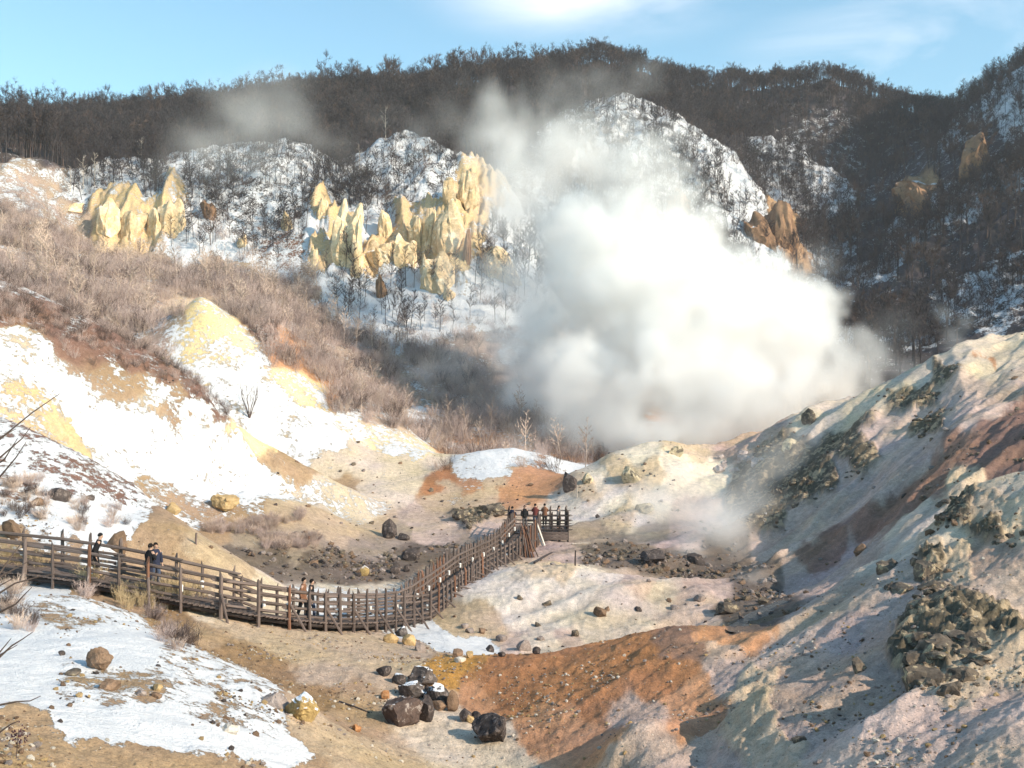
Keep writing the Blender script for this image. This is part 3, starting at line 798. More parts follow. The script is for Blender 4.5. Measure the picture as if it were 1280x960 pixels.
# visibility and world area of every terrain cell
RM = np.minimum.accumulate(PYF, axis=1)
cellA = np.abs(np.gradient(X, axis=0) * np.gradient(Y, axis=1))
VIS = PYF < np.concatenate([np.full((NC, 1), 1e9), RM[:, :-1]], 1) + 10 * (300 / np.maximum(DD, 1)) .clip(.3, 3)
LUM = SOIL.mean(-1)
def scatter(weight, n, gen):
    w = (weight * cellA).ravel(); w = w / w.sum()
    idx = gen.choice(len(w), n, p=w)
    i, j = np.unravel_index(idx, X.shape)
    px = colp[i] + gen.uniform(-.5, .5, n) * np.gradient(colp)[i]
    d = np.exp(rowv[j] + gen.uniform(-.5, .5, n) * np.gradient(rowv)[j])
    x = (px - HX) / F * d
    return np.array([(a, b, ground(a, b)) for a, b in zip(x, d)])
def instance_stuff(name, pts, meshes, scales, kinds, label, cat, tilt=0.06):
    """one object of kind stuff: many copies of a few plants standing on the points"""
    me = bpy.data.meshes.new(name); me.vertices.add(len(pts)); me.vertices.foreach_set('co', np.asarray(pts, np.float32).ravel())
    a = me.attributes.new('size', 'FLOAT', 'POINT'); a.data.foreach_set('value', np.asarray(scales, np.float32))
    a = me.attributes.new('kind_id', 'INT', 'POINT'); a.data.foreach_set('value', np.asarray(kinds, np.int32))
    rot = np.stack([rng.normal(0, tilt, len(pts)), rng.normal(0, tilt, len(pts)), rng.uniform(0, 6.28, len(pts))], 1).astype(np.float32)
    a = me.attributes.new('turn', 'FLOAT_VECTOR', 'POINT'); a.data.foreach_set('vector', rot.ravel())
    o = link(name, me); tag(o, label, cat, kind='stuff')
    g = bpy.data.node_groups.new(name + '_scatter', 'GeometryNodeTree')
    g.interface.new_socket('Geometry', in_out='INPUT', socket_type='NodeSocketGeometry')
    g.interface.new_socket('Geometry', in_out='OUTPUT', socket_type='NodeSocketGeometry')
    gi = g.nodes.new('NodeGroupInput'); go = g.nodes.new('NodeGroupOutput')
    jn = g.nodes.new('GeometryNodeJoinGeometry')
    for me2 in reversed(meshes):
        po = bpy.data.objects.new(name + '_pattern', me2)
        oi = g.nodes.new('GeometryNodeObjectInfo'); oi.inputs['Object'].default_value = po; oi.inputs['As Instance'].default_value = True
        g.links.new(oi.outputs['Geometry'], jn.inputs[0])
    ip = g.nodes.new('GeometryNodeInstanceOnPoints'); ip.inputs['Pick Instance'].default_value = True
    def attr(nm, ty):
        n_ = g.nodes.new('GeometryNodeInputNamedAttribute'); n_.data_type = ty; n_.inputs['Name'].default_value = nm
        return n_.outputs['Attribute']
    m2p = g.nodes.new('GeometryNodeMeshToPoints')
    g.links.new(gi.outputs[0], m2p.inputs['Mesh'])
    g.links.new(m2p.outputs[0], ip.inputs['Points']); g.links.new(jn.outputs[0], ip.inputs['Instance'])
    g.links.new(attr('kind_id', 'INT'), ip.inputs['Instance Index'])
    e2r = g.nodes.new('FunctionNodeEulerToRotation'); g.links.new(attr('turn', 'FLOAT_VECTOR'), e2r.inputs[0])
    g.links.new(e2r.outputs[0], ip.inputs['Rotation']); g.links.new(attr('size', 'FLOAT'), ip.inputs['Scale'])
    g.links.new(ip.outputs[0], go.inputs[0])
    md = o.modifiers.new('scatter', 'NODES'); md.node_group = g
    return o

FOREST = (DD > np.where(PX > 960, 140, 175)) & (DD < 475) & (LUM < .17)
pxok = (PX > -260) & (PX < 1560)
bare = smooth(.75, .3, 0) * 0 + (1 - smooth(.22, .5, SNOWF))
wood = FOREST * VIS * pxok * (bare * 1.0 + .13) * (PX < 1400) * np.where((PX > 1010) & (DD < 400), .2, 1.0) 
fp = scatter(wood, 7000, rng)
sc = rng.uniform(.5, .95, len(fp)) * np.where(fp[:, 1] > 360, .74, .95); kd = rng.integers(0, 6, len(fp))
# trees on the snowy domes and slopes are slighter
def snow_at(x, y):
    i = np.clip(np.searchsorted(colp, HX + F * x / y), 0, NC - 1); j = np.clip(np.searchsorted(rowv, np.log(y)), 0, NR - 1)
    return SNOWF[i, j]
ss = snow_at(fp[:, 0], fp[:, 1])
slight = ss > .42
kd = np.where(slight, 6 + rng.integers(0, 3, len(fp)), kd); sc = np.where(slight, rng.uniform(.35, .8, len(fp)), sc)
mess = [t[2] for t in TREES] + [t[2] for t in SAPS]
# the largest in view become trees of their own; the others stay one far-off wood
fpx = HX + F * fp[:, 0] / fp[:, 1]; fpy = HY - F * (fp[:, 2] - ZC) / fp[:, 1]
hh = np.where(kd < 6, 14, 9) * sc / fp[:, 1] * F
ins = (fpx > 5) & (fpx < 1275) & ~((fpx > 630) & (fpx < 1010) & (fpy > 215))
order = [i for i in np.argsort(-hh) if ins[i]]
sky_i = [i for i in order if fp[i, 1] > 370 and fpy[i] - hh[i] < np.interp(fpx[i], colp, PYF.min(axis=1)) - 9][:120]
sc[sky_i] *= rng.uniform(1.0, 1.6, len(sky_i))
slope_i = [i for i in order if fp[i, 1] <= 370 and fpx[i] > 1000 and kd[i] < 6][:80]
dome_i = [i for i in order if fp[i, 1] < 260 and fpx[i] < 640][:85]
chosen = set()
def single_tree(i, label, group):
    chosen.add(int(i))
    e = empty('bare_tree', fp[i], rng.uniform(0, 6.28), sc[i])
    tag(e, label, 'tree', group)
    tm = (TREES + SAPS)[kd[i]]
    link('trunk', tm[0], e); link('crown', tm[1], e)
for i in sky_i:
    if fpx[i] < 400: single_tree(i, 'bare dark tree on the low skyline above the left end of the cliffs', 'trees on the left skyline')
    elif fpx[i] < 660: single_tree(i, 'bare dark tree on the rising skyline above the domed snowy cliff', 'trees on the rising skyline')
    elif fpx[i] < 890: single_tree(i, 'bare dark tree on the skyline of the highest summit behind the steam', 'trees on the summit skyline')
    else: single_tree(i, 'bare dark tree on the skyline of the rounded ridge right of the summit', 'trees on the right skyline')
for i in slope_i: single_tree(i, 'bare dark tree on the shaded steep mountainside behind the pale right hill', 'trees on the shaded mountainside')
for i in dome_i: single_tree(i, 'slender bare tree on the snowy domes above the yellow cliffs', 'trees on the snowy domes')
keep = [i for i in range(len(fp)) if i not in chosen]
instance_stuff('forest', fp[keep], mess, sc[keep], kd[keep], 'dark leafless wood covering the far mountainsides', 'forest')

# pale trunks that stand out of the dark wood
def planted(px, py, push=0.0):
    a = hit(px, py); d = a[3] + push; x = (px - HX) / F * d
    return Vector((x, d, ground(x, d)))
for (px, py, hgt, k, lb) in ((482, 176, 46, 0, 'tall pale straight tree rising behind the higher snowy dome'), (449, 216, 40, 1, 'pale forked tree in the notch between the two snowy domes'),
                             (176, 208, 40, 1, 'pale branching tree at the wood edge above the small snowy knoll'), (118, 232, 44, 0, 'pale thin trunk at the foot of the dark wood left of the knoll'),
                             (88, 240, 36, 1, 'short pale trunk leaning at the lower left wood edge'), (104, 236, 46, 0, 'slim pale trunk second from the left at the wood edge')):
    a = hit(px, py)
    e = empty('pale_tree', Vector(a[:3]) - Vector((0, 0, .5)), rng.uniform(0, 6), hgt / F * a[3] / 13.0); tag(e, lb, 'tree')
    link('trunk', PALE[k][0], e); link('crown', PALE[k][1], e)

# scrub that greys the snowy domes and slopes
dm = (DD > 195) & (DD < 400) & VIS & (PX > -150) & (PX < 1400) & (LUM < .17) & (SNOWF > .35)
dp = scatter(dm * (1.25 - SNOWF) * (.35 + smooth(-.1, .4, fbm(X / 12, Y / 12, 4, 95))), 8500, rng)
instance_stuff('dome_scrub', dp, DSHRUBS + [s_[2] for s_ in SAPS[:2]], rng.uniform(.28, .8, len(dp)) * np.where(dp[:, 1] > 270, 1.25, 1.0), np.minimum(rng.integers(0, 7, len(dp)), 4) % 5, 'dark leafless scrub on the snowy domes and steep slopes', 'scrub', .12)
# brush on the slope below the cliffs
BR = (DD > 105) & (DD < 190) & (LUM < .37) & (LUM > .10) & (SOIL[..., 0] > 1.45 * SOIL[..., 2]) & VIS & (PX < 760) & (PX > -250) & (SNOWF < .7)
bp = scatter(BR * (1.15 - SNOWF) * (.25 + smooth(-.3, .4, fbm(X / 9, Y / 9, 4, 96))), 4800, rng)
instance_stuff('brush', bp, SHRUBS + [TANSAP[2]], rng.uniform(.35, 1.0, len(bp)) , np.where(rng.random(len(bp)) < .05, 4, np.where(rng.random(len(bp)) < .12, 2, rng.choice([0, 1, 3], len(bp)))), 'dense tan leafless brush on the slope below the cliffs', 'brush', .12)
snowy = (DD > 170) & (DD < 215) & VIS & (PX < 700) & (PX > -100) & (LUM > .28) & (SNOWF > .8)
sp = scatter(snowy * 1.0, 260, rng)
instance_stuff('slope_scrub', sp, [s_[2] for s_ in SAPS] + SHRUBS[2:], rng.uniform(.4, .8, len(sp)), rng.integers(0, 5, len(sp)), 'thin bare scrub scattered on the snow under the yellow cliffs', 'scrub', .1)
A2 = (DD > 70) & (DD < 126) & VIS & (PX < 540) & (LUM < .2) & (SOIL[..., 0] > SOIL[..., 2] * 1.6) & (SNOWF < .62) & (PY < 530)
ap = scatter(A2 * 1.0, 1700, rng)
instance_stuff('heath', ap, [SHRUBS[2], SHRUBS[1]], rng.uniform(.16, .36, len(ap)), rng.integers(0, 2, len(ap)), 'low reddish brown heath on the brow of the snowy mounds', 'heath', .2)

# ------------------------------------------------------------------ rocks
def rock_material(name, c1, c2, snow=0.0, scale=3.0, spot=None, mossy=None):
    g = NT(name); p = g.obj(); geo = g.n('ShaderNodeNewGeometry')
    oi = g.n('ShaderNodeObjectInfo').outputs['Random']
    n1 = g.noise(p, scale, 7, .65); n2 = g.noise(p, scale * 6, 5, .7)
    col = g.mix(g.ramp(n1, .32, .68), c1, c2)
    col = g.scale(col, g.math('MULTIPLY', g.ramp(n2, .25, .75, .6, 1.35, False), g.ramp(oi, 0, 1, .8, 1.2, False)))
    if spot is not None:
        col = g.mix(g.math('MULTIPLY', g.ramp(g.noise(p, scale * 1.7, 6, .7, .6), .55, .62), .8), col, spot)
    if mossy is not None:
        col = g.mix(g.ramp(g.noise(p, scale * .8, 6, .7, .3), .48, .6), col, mossy)
    h = g.math('ADD', g.math('MULTIPLY', n1, .7), g.math('MULTIPLY', n2, .3))
    if snow > 0:
        sx_ = g.n('ShaderNodeSeparateXYZ'); g.l(geo.outputs['Normal'], sx_.inputs[0])
        f = g.ramp(g.math('ADD', sx_.outputs['Z'], g.math('MULTIPLY', g.math('SUBTRACT', n1, .5), 1.1)), 1.0 - snow * .5, 1.12 - snow * .5)
        col = g.mix(f, col, (.84, .85, .87))
    return g.bsdf(col, .88, g.bump(h, .7, .12), .3)
ROCK_D = rock_material('dark_rock', (.045, .036, .034), (.10, .078, .07), .0, 3, (.23, .19, .17))
ROCK_DS = rock_material('dark_rock_snowy', (.05, .042, .04), (.11, .09, .08), .42, 3, (.26, .22, .20))
ROCK_L = rock_material('lichened_rock', (.075, .052, .045), (.13, .09, .075), .1, 2.2, (.42, .36, .32))
ROCK_B = rock_material('brown_rock', (.15, .095, .06), (.26, .17, .11), .0, 3)
ROCK_O = rock_material('ochre_rock', (.36, .24, .11), (.52, .37, .19), .0, 3)
ROCK_OS = rock_material('ochre_rock_snowy', (.30, .21, .09), (.48, .34, .14), .75, 3)
ROCK_G = rock_material('grey_rock', (.22, .18, .16), (.36, .30, .27), .0, 3)
ROCK_W = rock_material('pale_rock', (.52, .46, .38), (.70, .64, .55), .0, 3)
ROCK_R = rock_material('orange_stone', (.34, .15, .06), (.46, .24, .11), .0, 3)
ROCK_M = rock_material('mossy_rock', (.07, .056, .045), (.19, .15, .11), .0, 2, (.50, .40, .25), None)
CLIFF = rock_material('yellow_tuff', (.56, .395, .21), (.82, .645, .42), .25, .35, (.80, .70, .52))
CLIFF_B = rock_material('brown_tuff', (.20, .115, .065), (.34, .20, .115), .2, .5)
ROCK_C = rock_material('sulphur_crusted_rock', (.40, .32, .19), (.62, .53, .37), .0, 2, None, (.12, .10, .07))
KINDS_ROCK = {'C': ROCK_C, 'D': ROCK_D, 'S': ROCK_DS, 'L': ROCK_L, 'B': ROCK_B, 'O': ROCK_O, 'Y': ROCK_OS, 'G': ROCK_G, 'W': ROCK_W, 'R': ROCK_R, 'M': ROCK_M}

def rock_mesh(name, seed, mat, size=(1, 1, 1), sub=3, cuts=16, rough=.17):
    r = random.Random(seed); gen = np.random.default_rng(seed)
    bm = bmesh.new(); bmesh.ops.create_icosphere(bm, subdivisions=sub, radius=1.0)
    co = np.array([v.co[:] for v in bm.verts])
    o = gen.uniform(-50, 50, 3)
    co *= (1 + .28 * fbm3(co[:, 0] * .9 + o[0], co[:, 1] * .9 + o[1], co[:, 2] * .9 + o[2], 3, seed))[:, None]
    for q in range(cuts):                                  # broken facets
        nrm = gen.normal(size=3); nrm /= np.linalg.norm(nrm); h = gen.uniform(.48, .82)
        d = co @ nrm - h; co -= np.where(d > 0, d * .98, 0)[:, None] * nrm
    co *= (1 + rough * fbm3(co[:, 0] * 3 + o[1], co[:, 1] * 3 + o[2], co[:, 2] * 3 + o[0], 4, seed + 5, ridged=True))[:, None]
    co /= np.abs(co).max(0)
    co *= np.array(size)
    for v, c in zip(bm.verts, co): v.co = c
    me = bpy.data.meshes.new(name); bm.to_mesh(me); bm.free()
    me.polygons.foreach_set('use_smooth', [sub > 2] * len(me.polygons)); me.materials.append(mat)
    try: me.set_sharp_from_angle(angle=R(24))
    except Exception: pass
    return me
def rock(px0, px1, py0, py1, kind, label, cat='boulder', name='boulder', group=None, sub=3, seed=None):
    """a rock whose outline fills the given photo rectangle, resting on the ground"""
    cx = (px0 + px1) / 2; a = hit(cx, py1 - (py1 - py0) * .12)
    d = a[3]; w = (px1 - px0) / F * d / 2; h = (py1 - py0) / F * d
    seed = seed if seed is not None else int(px0 * 7 + py0 * 13)
    rr = random.Random(seed)
    dep = w * rr.uniform(.8, 1.1)
    me = rock_mesh(name, seed, KINDS_ROCK[kind], (w * 1.12, dep * 1.1, h * .68), sub + (w * F / d > 14))
    o = link(name, me)
    yy = d + dep * .45
    o.location = (a[0], yy, min(ground(a[0], yy), ground(a[0], yy - dep * .5), ground(a[0] - w * .5, yy), ground(a[0] + w * .5, yy)) + h * .36)
    o.rotation_euler = (0, 0, rr.uniform(-.25, .25))
    tag(o, label, cat, group)
    return o
BOULDERS = """
479,530,866,913,L|large brown boulder with pale lichen patches, biggest of the dark pile in the gully
523,545,872,907,D|split dark boulder leaning against the right side of the lichened boulder
495,531,855,877,S|flat dark boulder with snow on top just behind the lichened boulder
511,546,836,860,S|speckled boulder with snow patches topmost in the dark pile
490,510,840,859,S|speckled grey boulder at the upper left of the dark pile
471,489,834,846,D|small black boulder at the far upper left of the dark pile
526,540,858,874,D|small dark stone wedged in the middle of the dark pile
535,564,855,884,S|round dark boulder with a snow cap on the right of the pile
540,558,873,890,B|brown rounded boulder below the snow capped dark one
556,573,867,893,B|upright brown boulder at the right end of the dark pile
573,589,888,903,D|dark stone first of the small row between pile and black boulder
583,595,895,905,O|ochre stone middle of the small row beside the black boulder
589,603,890,905,D|dark stone touching the black boulder at the end of the small row
592,641,889,934,D|angular black boulder standing alone right of the dark pile
475,486,865,875,R|small orange stone left of the dark pile
440,451,906,916,R|orange stone on the brown slope below the dark pile
563,578,813,822,B|small reddish brown rock on the edge of the golden orange soil
568,582,821,829,W|white stone on the golden orange soil
583,592,815,823,O|small ochre stone beside the snow tongue
478,497,792,805,O|rounded ochre boulder by the snow below the walkway
503,521,794,808,O|pale yellow boulder at the foot of the walkway snow
519,532,802,816,G|grey slab of rock next to the pale yellow boulder
494,510,784,797,S|dark rock half buried in snow under the walkway
576,586,780,786,G|flat grey stone on the snow tongue under the walkway
582,593,784,792,G|small grey stone above the snow tongue
598,607,784,793,B|small dark brown stone on the bare strip by the snow tongue
620,634,793,803,G|grey stone midway up the bare strip right of the snow
645,663,801,815,G|big grey stone at the right of the bare strip
607,618,806,816,D|dark stone low on the bare strip beside the snow edge
666,677,809,819,D|dark stone at the foot of the pale mound by the orange crest
622,632,815,822,D|dark stone right on the orange crest line
103,137,813,840,B|brown boulder sitting alone on the near snow bank
82,99,836,846,M|flat mossy stone just below the brown boulder on the snow
124,148,849,864,B|brown clod in a bare ring on the near snow
169,182,862,871,G|small grey stone on the snow right of the brown clod
189,202,855,864,O|small ochre stone on the near snow
188,202,865,873,B|brown flat stone under the ochre stone on the snow
274,297,903,918,W|white crumbled stone near the lower edge of the snow
326,357,861,884,G|grey brown boulder at the gully edge beside the yellow one
356,396,870,903,Y|yellow boulder with a cap of snow at the gully edge
82,90,878,884,B|tiny brown stone low on the near snow bank
72,80,814,820,D|tiny dark stone left of the brown boulder
61,89,609,627,D|dark boulder on the snowy left slope above the walkway
131,156,662,692,B|tall brown boulder behind the walkway near the person in black
34,55,622,632,B|flat brown rock on the left slope beside the dark boulder
106,120,617,625,D|small dark rock right of the dark boulder on the left slope
2,24,652,676,B|brown rock at the left end behind the walkway rail
262,296,620,640,O|ochre outcrop at the foot of the large snowy mound
205,225,628,642,O|small ochre outcrop left of the foot of the snowy mound
478,496,652,676,D|jagged dark rock standing in the valley mud
494,512,668,676,D|low dark rock right of the jagged valley rock
502,524,684,702,D|rounded black rock in the valley near the walkway
450,461,709,722,Y|small rock with orange base in the valley mud
487,500,707,718,D|dark rock with snow beside the walkway bend
503,512,707,716,D|little dark rock beside the walkway bend
742,758,760,773,B|dark brown rock halfway down the pale mound
756,763,758,765,B|small brown stone touching the rock on the pale mound
895,922,752,768,M|mossy dark rock at the stream bank
868,882,744,753,G|grey stone on the right shoulder of the pale mound
838,850,757,763,G|pale grey stone low on the right of the pale mound
704,722,592,616,D|dark jagged rock at the left end of the white mound
836,858,556,572,C|mossy knob on top of the white mound
772,800,586,606,C|yellowish crag on the face of the white mound
728,742,593,606,C|yellowish small crag at the left shoulder of the white mound
795,818,628,642,C|lone crag with yellow crust low on the white mound
1002,1020,512,532,M|dark little pinnacle on the crest of the right hill
975,1000,540,560,C|pale knob low on the crest of the right hill
1068,1086,676,692,B|reddish rock at the bottom of the red brown streak
800,832,690,706,D|heap of dark stones behind the pale mound
858,880,694,706,D|dark low stones in the steamy hollow
600,640,628,644,M|rubble heap at the foot of the small orange mound
566,592,636,648,M|mossy rubble left of the rubble heap
1000,1014,812,820,G|small dark stone on the lilac slope
1065,1085,822,842,M|crumbly dark rock patch on the lilac slope
"""
for ln in BOULDERS.strip().splitlines():
    a, lb = ln.split('|'); q = a.split(',')
    small = float(q[1]) - float(q[0]) < 20
    rock(*map(float, q[:4]), q[4], lb, 'stone' if 'stone' in lb else 'rock' if 'rock' in lb else 'boulder', 'stone' if small else 'boulder', sub=3 if not small else 2)

# crusted crags on the right slopes
def crag(px0, px1, py0, py1, label, seed, mat=ROCK_M, n=10):
    a = hit((px0 + px1) / 2, py0 + (py1 - py0) * .75); d = a[3]
    e = empty('rock_outcrop', a[:3]); tag(e, label, 'outcrop')
    gen = random.Random(seed)
    for q in range(n):
        px = gen.uniform(px0 + (px1 - px0) * .15, px1 - (px1 - px0) * .15); py = gen.uniform(py0 + (py1 - py0) * .3, py1)
        b = hit(px, py); w = (px1 - px0) / F * b[3] * gen.uniform(.09, .2)
        o = link('rock', rock_mesh('rock', seed * 31 + q, mat, (w, w * .8, w * gen.uniform(.4, .75)), 3, 12, .34), e)
        o.location = Vector(b[:3]) - Vector(a[:3]) + Vector((0, w * .35, -w * .12)); o.rotation_euler = (gen.uniform(-.3, .3), gen.uniform(-.3, .3), gen.uniform(0, 6))
crag(1120, 1265, 765, 870, 'large dark crag with sulphur crust jutting from the near right slope', 5, n=18)
crag(1095, 1200, 680, 740, 'crumbly dark outcrop on the shoulder of the near right slope', 6, n=12)
crag(1165, 1225, 605, 660, 'yellowish mossy crag just below the red brown streak', 7, n=10)
crag(1235, 1280, 640, 680, 'yellowish crag at the right edge of the near slope', 8, n=8)
crag(920, 985, 585, 665, 'dark mossy crag at the foot of the pale right hill', 9, n=16)
crag(985, 1030, 580, 640, 'dark mossy crag beside the pale gully of the right hill', 10, n=12)
crag(1140, 1185, 470, 545, 'dark broken crag high on the pale right hill', 11, n=12)
crag(1050, 1085, 555, 600, 'small dark crag midway up the pale right hill', 12, n=8)

ROCK_K = rock_material('pinkish_rock', (.34, .27, .24), (.50, .42, .38), .0, .8)
crag(885, 960, 545, 600, 'broad pinkish grey crag between the steam and the right hill', 14, ROCK_K, 9)
# yellow tuff pillars on the cliffs
def pillar(px0, px1, py0, py1, label, seed, mat=CLIFF, name='rock_pillar', taper=.6, back=1.0):
    a = hit((px0 + px1) / 2, py1 - 2); d = a[3]
    w = (px1 - px0) / F * d / 2 * 1.32; h = (py1 - py0) / F * d
    gen = np.random.default_rng(seed)
    bm = bmesh.new(); bmesh.ops.create_icosphere(bm, subdivisions=4, radius=1.0)
    co = np.array([v.co[:] for v in bm.verts]); o = gen.uniform(-99, 99, 3); ar = h / w
    rad = np.maximum(np.abs(co).max(1), 1e-6); co = co / rad[:, None] * .55 + co * .45              # squarish block
    co[:, 2] *= ar * .56
    for q in range(30):                                    # upright joints break it into faces
        nrm = gen.normal(size=3) * (1, 1, .22 if q < 22 else 1.2); nrm /= np.linalg.norm(nrm)
        ext = (co @ nrm).max(); hh2 = ext * gen.uniform(.62, .9)
        dd = co @ nrm - hh2; co -= np.where(dd > 0, dd * .95, 0)[:, None] * nrm
    for q in range(3):                                     # broken, slanting tops
        nrm = np.array([gen.normal(0, .35), gen.normal(0, .25), 1.0]); nrm /= np.linalg.norm(nrm)
        dd = co @ nrm - (co @ nrm).max() * gen.uniform(.62, .85); co -= np.where(dd > 0, dd, 0)[:, None] * nrm
    t = (co[:, 2] - co[:, 2].min()) / np.ptp(co[:, 2])
    an = np.arctan2(co[:, 1], co[:, 0])
    fl = .30 * fbm3(np.cos(an) * 2.2 + o[0], np.sin(an) * 2.2 + o[1], co[:, 2] * .35 + o[2], 4, seed, .6, ridged=True) + .16 * fbm3(co[:, 0] * 3 + o[0], co[:, 1] * 3, co[:, 2] * 1.6, 4, seed + 3, .6, ridged=True)
    s_ = (1.08 - (1.08 - taper) * t ** 1.4) * (1 + fl)
    co[:, 0] *= s_; co[:, 1] *= s_
    co[:, 2] += ar * .22 * smooth(.55, 1, t) * vnoise3(co[:, 0] * 1.6 + o[2], co[:, 1] * 1.6, 0 * t)
    co[:, 2] -= co[:, 2].min(); co[:, 2] *= h * 1.1 / co[:, 2].max(); co[:, 2] -= h * .1
    co[:, :2] *= w / np.percentile(np.abs(co[:, 0]), 97)
    co[:, 1] += w * .5 * co[:, 2] / h; co[:, 0] += w * .3 * gen.normal() * co[:, 2] / h
    for v, c in zip(bm.verts, co): v.co = c
    me = bpy.data.meshes.new(name); bm.to_mesh(me); bm.free(); me.materials.append(mat)
    me.polygons.foreach_set('use_smooth', [True] * len(me.polygons)); me.set_sharp_from_angle(angle=R(22)); me.update()
    ob = link(name, me); ob.location = (a[0], d + w * back, a[2]); tag(ob, label, 'rock')
    return ob
PILLARS = [
 (408, 438, 243, 342, 'tall broad yellow rock pillar, tallest on the left of the cliff cluster'), (439, 450, 268, 352, 'narrow yellow rock rib right beside the tallest pillar'),
 (462, 494, 296, 340, 'squat yellow rock buttress left of centre above the cliff snow'), (488, 514, 288, 342, 'rounded yellow buttress touching the squat one on its right'), (475, 493, 262, 305, 'short yellow spire rising from the squat buttress'),
 (512, 527, 268, 316, 'yellow rock column left of a close pair'), (524, 538, 258, 316, 'yellow rock column right of a close pair'), (546, 576, 245, 314, 'stout yellow pillar below the little spires'),
 (530, 566, 310, 372, 'lowest yellow rock tower reaching down into the snow'), (556, 568, 220, 258, 'little yellow spire leftmost of three on the ridge'), (571, 583, 216, 258, 'little yellow spire in the middle of three on the ridge'),
 (582, 597, 212, 264, 'yellow spire rightmost of three on the ridge'), (395, 406, 248, 278, 'short yellow stub left of the tallest pillar'), (351, 362, 263, 292, 'thin yellow rib on the wooded slope left of the pillars'),
 (385, 395, 305, 336, 'small yellow rib low on the left of the pillars'), (580, 588, 285, 334, 'thin brownish rib right of the lowest tower'), (471, 481, 344, 376, 'small brown rock poking out of the snow under the buttress'),
 (554, 568, 362, 381, 'small yellow rock at the bottom of the cliff snow'), (612, 645, 306, 356, 'yellow rock mass half veiled by the steam'),
 (120, 145, 246, 300, 'yellow rock face left of the shadowed cleft'), (142, 168, 262, 306, 'lower yellow rock face beside the shadowed cleft'), (184, 204, 250, 306, 'yellow pillar right of the shadowed cleft'), (202, 223, 246, 302, 'yellow fluted pillar furthest right of the left rock group'),
 (77, 98, 252, 266, 'small ochre rock at the left end of the cliffs'), (297, 306, 293, 312, 'small yellow rock in the wooded notch'), (252, 266, 248, 278, 'brownish rock face on the snowy slope'),
 (944, 970, 262, 314, 'orange brown cliff face left of the dark seam'), (966, 996, 244, 318, 'pointed orange brown cliff right of the dark seam'), (1122, 1182, 212, 256, 'rounded brown cliff dome on the shaded mountain'),
 (1208, 1236, 160, 228, 'tall brown rock tower on the shaded mountain'), (1150, 1166, 232, 270, 'small snow topped brown rock below the brown dome'), (838, 862, 234, 284, 'brown crag seen through a gap in the steam'),
]
for q, (a, b, c, d, lb) in enumerate(PILLARS):
    pillar(a, b, c, d, lb, 500 + q, CLIFF_B if 'brown' in lb else CLIFF, 'rock_pillar' if 'face' not in lb and 'dome' not in lb else 'rock_outcrop', .95 if ('dome' in lb or 'tower on' in lb) else .42 if ('spire' in lb or 'pointed' in lb or 'rib' in lb) else .85)

# loose stones and grit too many to count
def pebbles(name, mask, n, lo, hi, mats, label, seed):
    pts = scatter(mask, n, np.random.default_rng(seed))
    ms = [rock_mesh('pebble', 900 + seed + q, m, (1, .9, .7), 1, 4, .1) for q, m in enumerate(mats)]
    s_ = lo * (hi / lo) ** (rng.random(n) ** 2.2)
    pts[:, 2] += s_ * .25
    instance_stuff(name, pts, ms, s_, rng.integers(0, len(ms), n), label, 'gravel', .4)
fg = VIS & (DD > 12) & (DD < 50) & (PX > -120) & (PX < 1400)
clus = .12 + smooth(.05, .5, fbm(X / 2.5, Y / 2.5, 4, 97)) * 1.5
pebbles('gravel', fg * clus * np.where(X > 7, .35, 1) / DD * (SNOWF < .5), 9000, .014, .075, [ROCK_B, ROCK_G, ROCK_W, ROCK_O], 'scattered gravel on the near slopes', 3)
pebbles('snow_litter', fg * (SNOWF > .5) * (SNOWF < .93) / DD * clus, 600, .02, .085, [ROCK_B, ROCK_O, ROCK_D], 'earth clods lying on the near snow bank', 5)
md = VIS & (DD > 50) & (DD < 125) & (PX > 200) & (PX < 1300) & (SNOWF < .3)
pebbles('valley_rubble', md * (.03 + (LUM < .17) * (.2 + smooth(0, .5, fbm(X / 6, Y / 6, 4, 91)) * 2)) * np.where((DD > 52) & (X > 16), .12, 1), 2600, .05, .30, [ROCK_D, ROCK_B, ROCK_G, ROCK_M], 'dark rubble strewn over the valley floor', 7)

sc_m = VIS & (DD > 16) & (DD < 110) & (X > 6) & (ROCK > .06)
pebbles('scree', sc_m * np.where(ROCK < .8, 1.0, .3) / DD, 2400, .03, .22, [ROCK_M, ROCK_B, ROCK_G], 'crumbled scree trailing from the dark crags', 11)

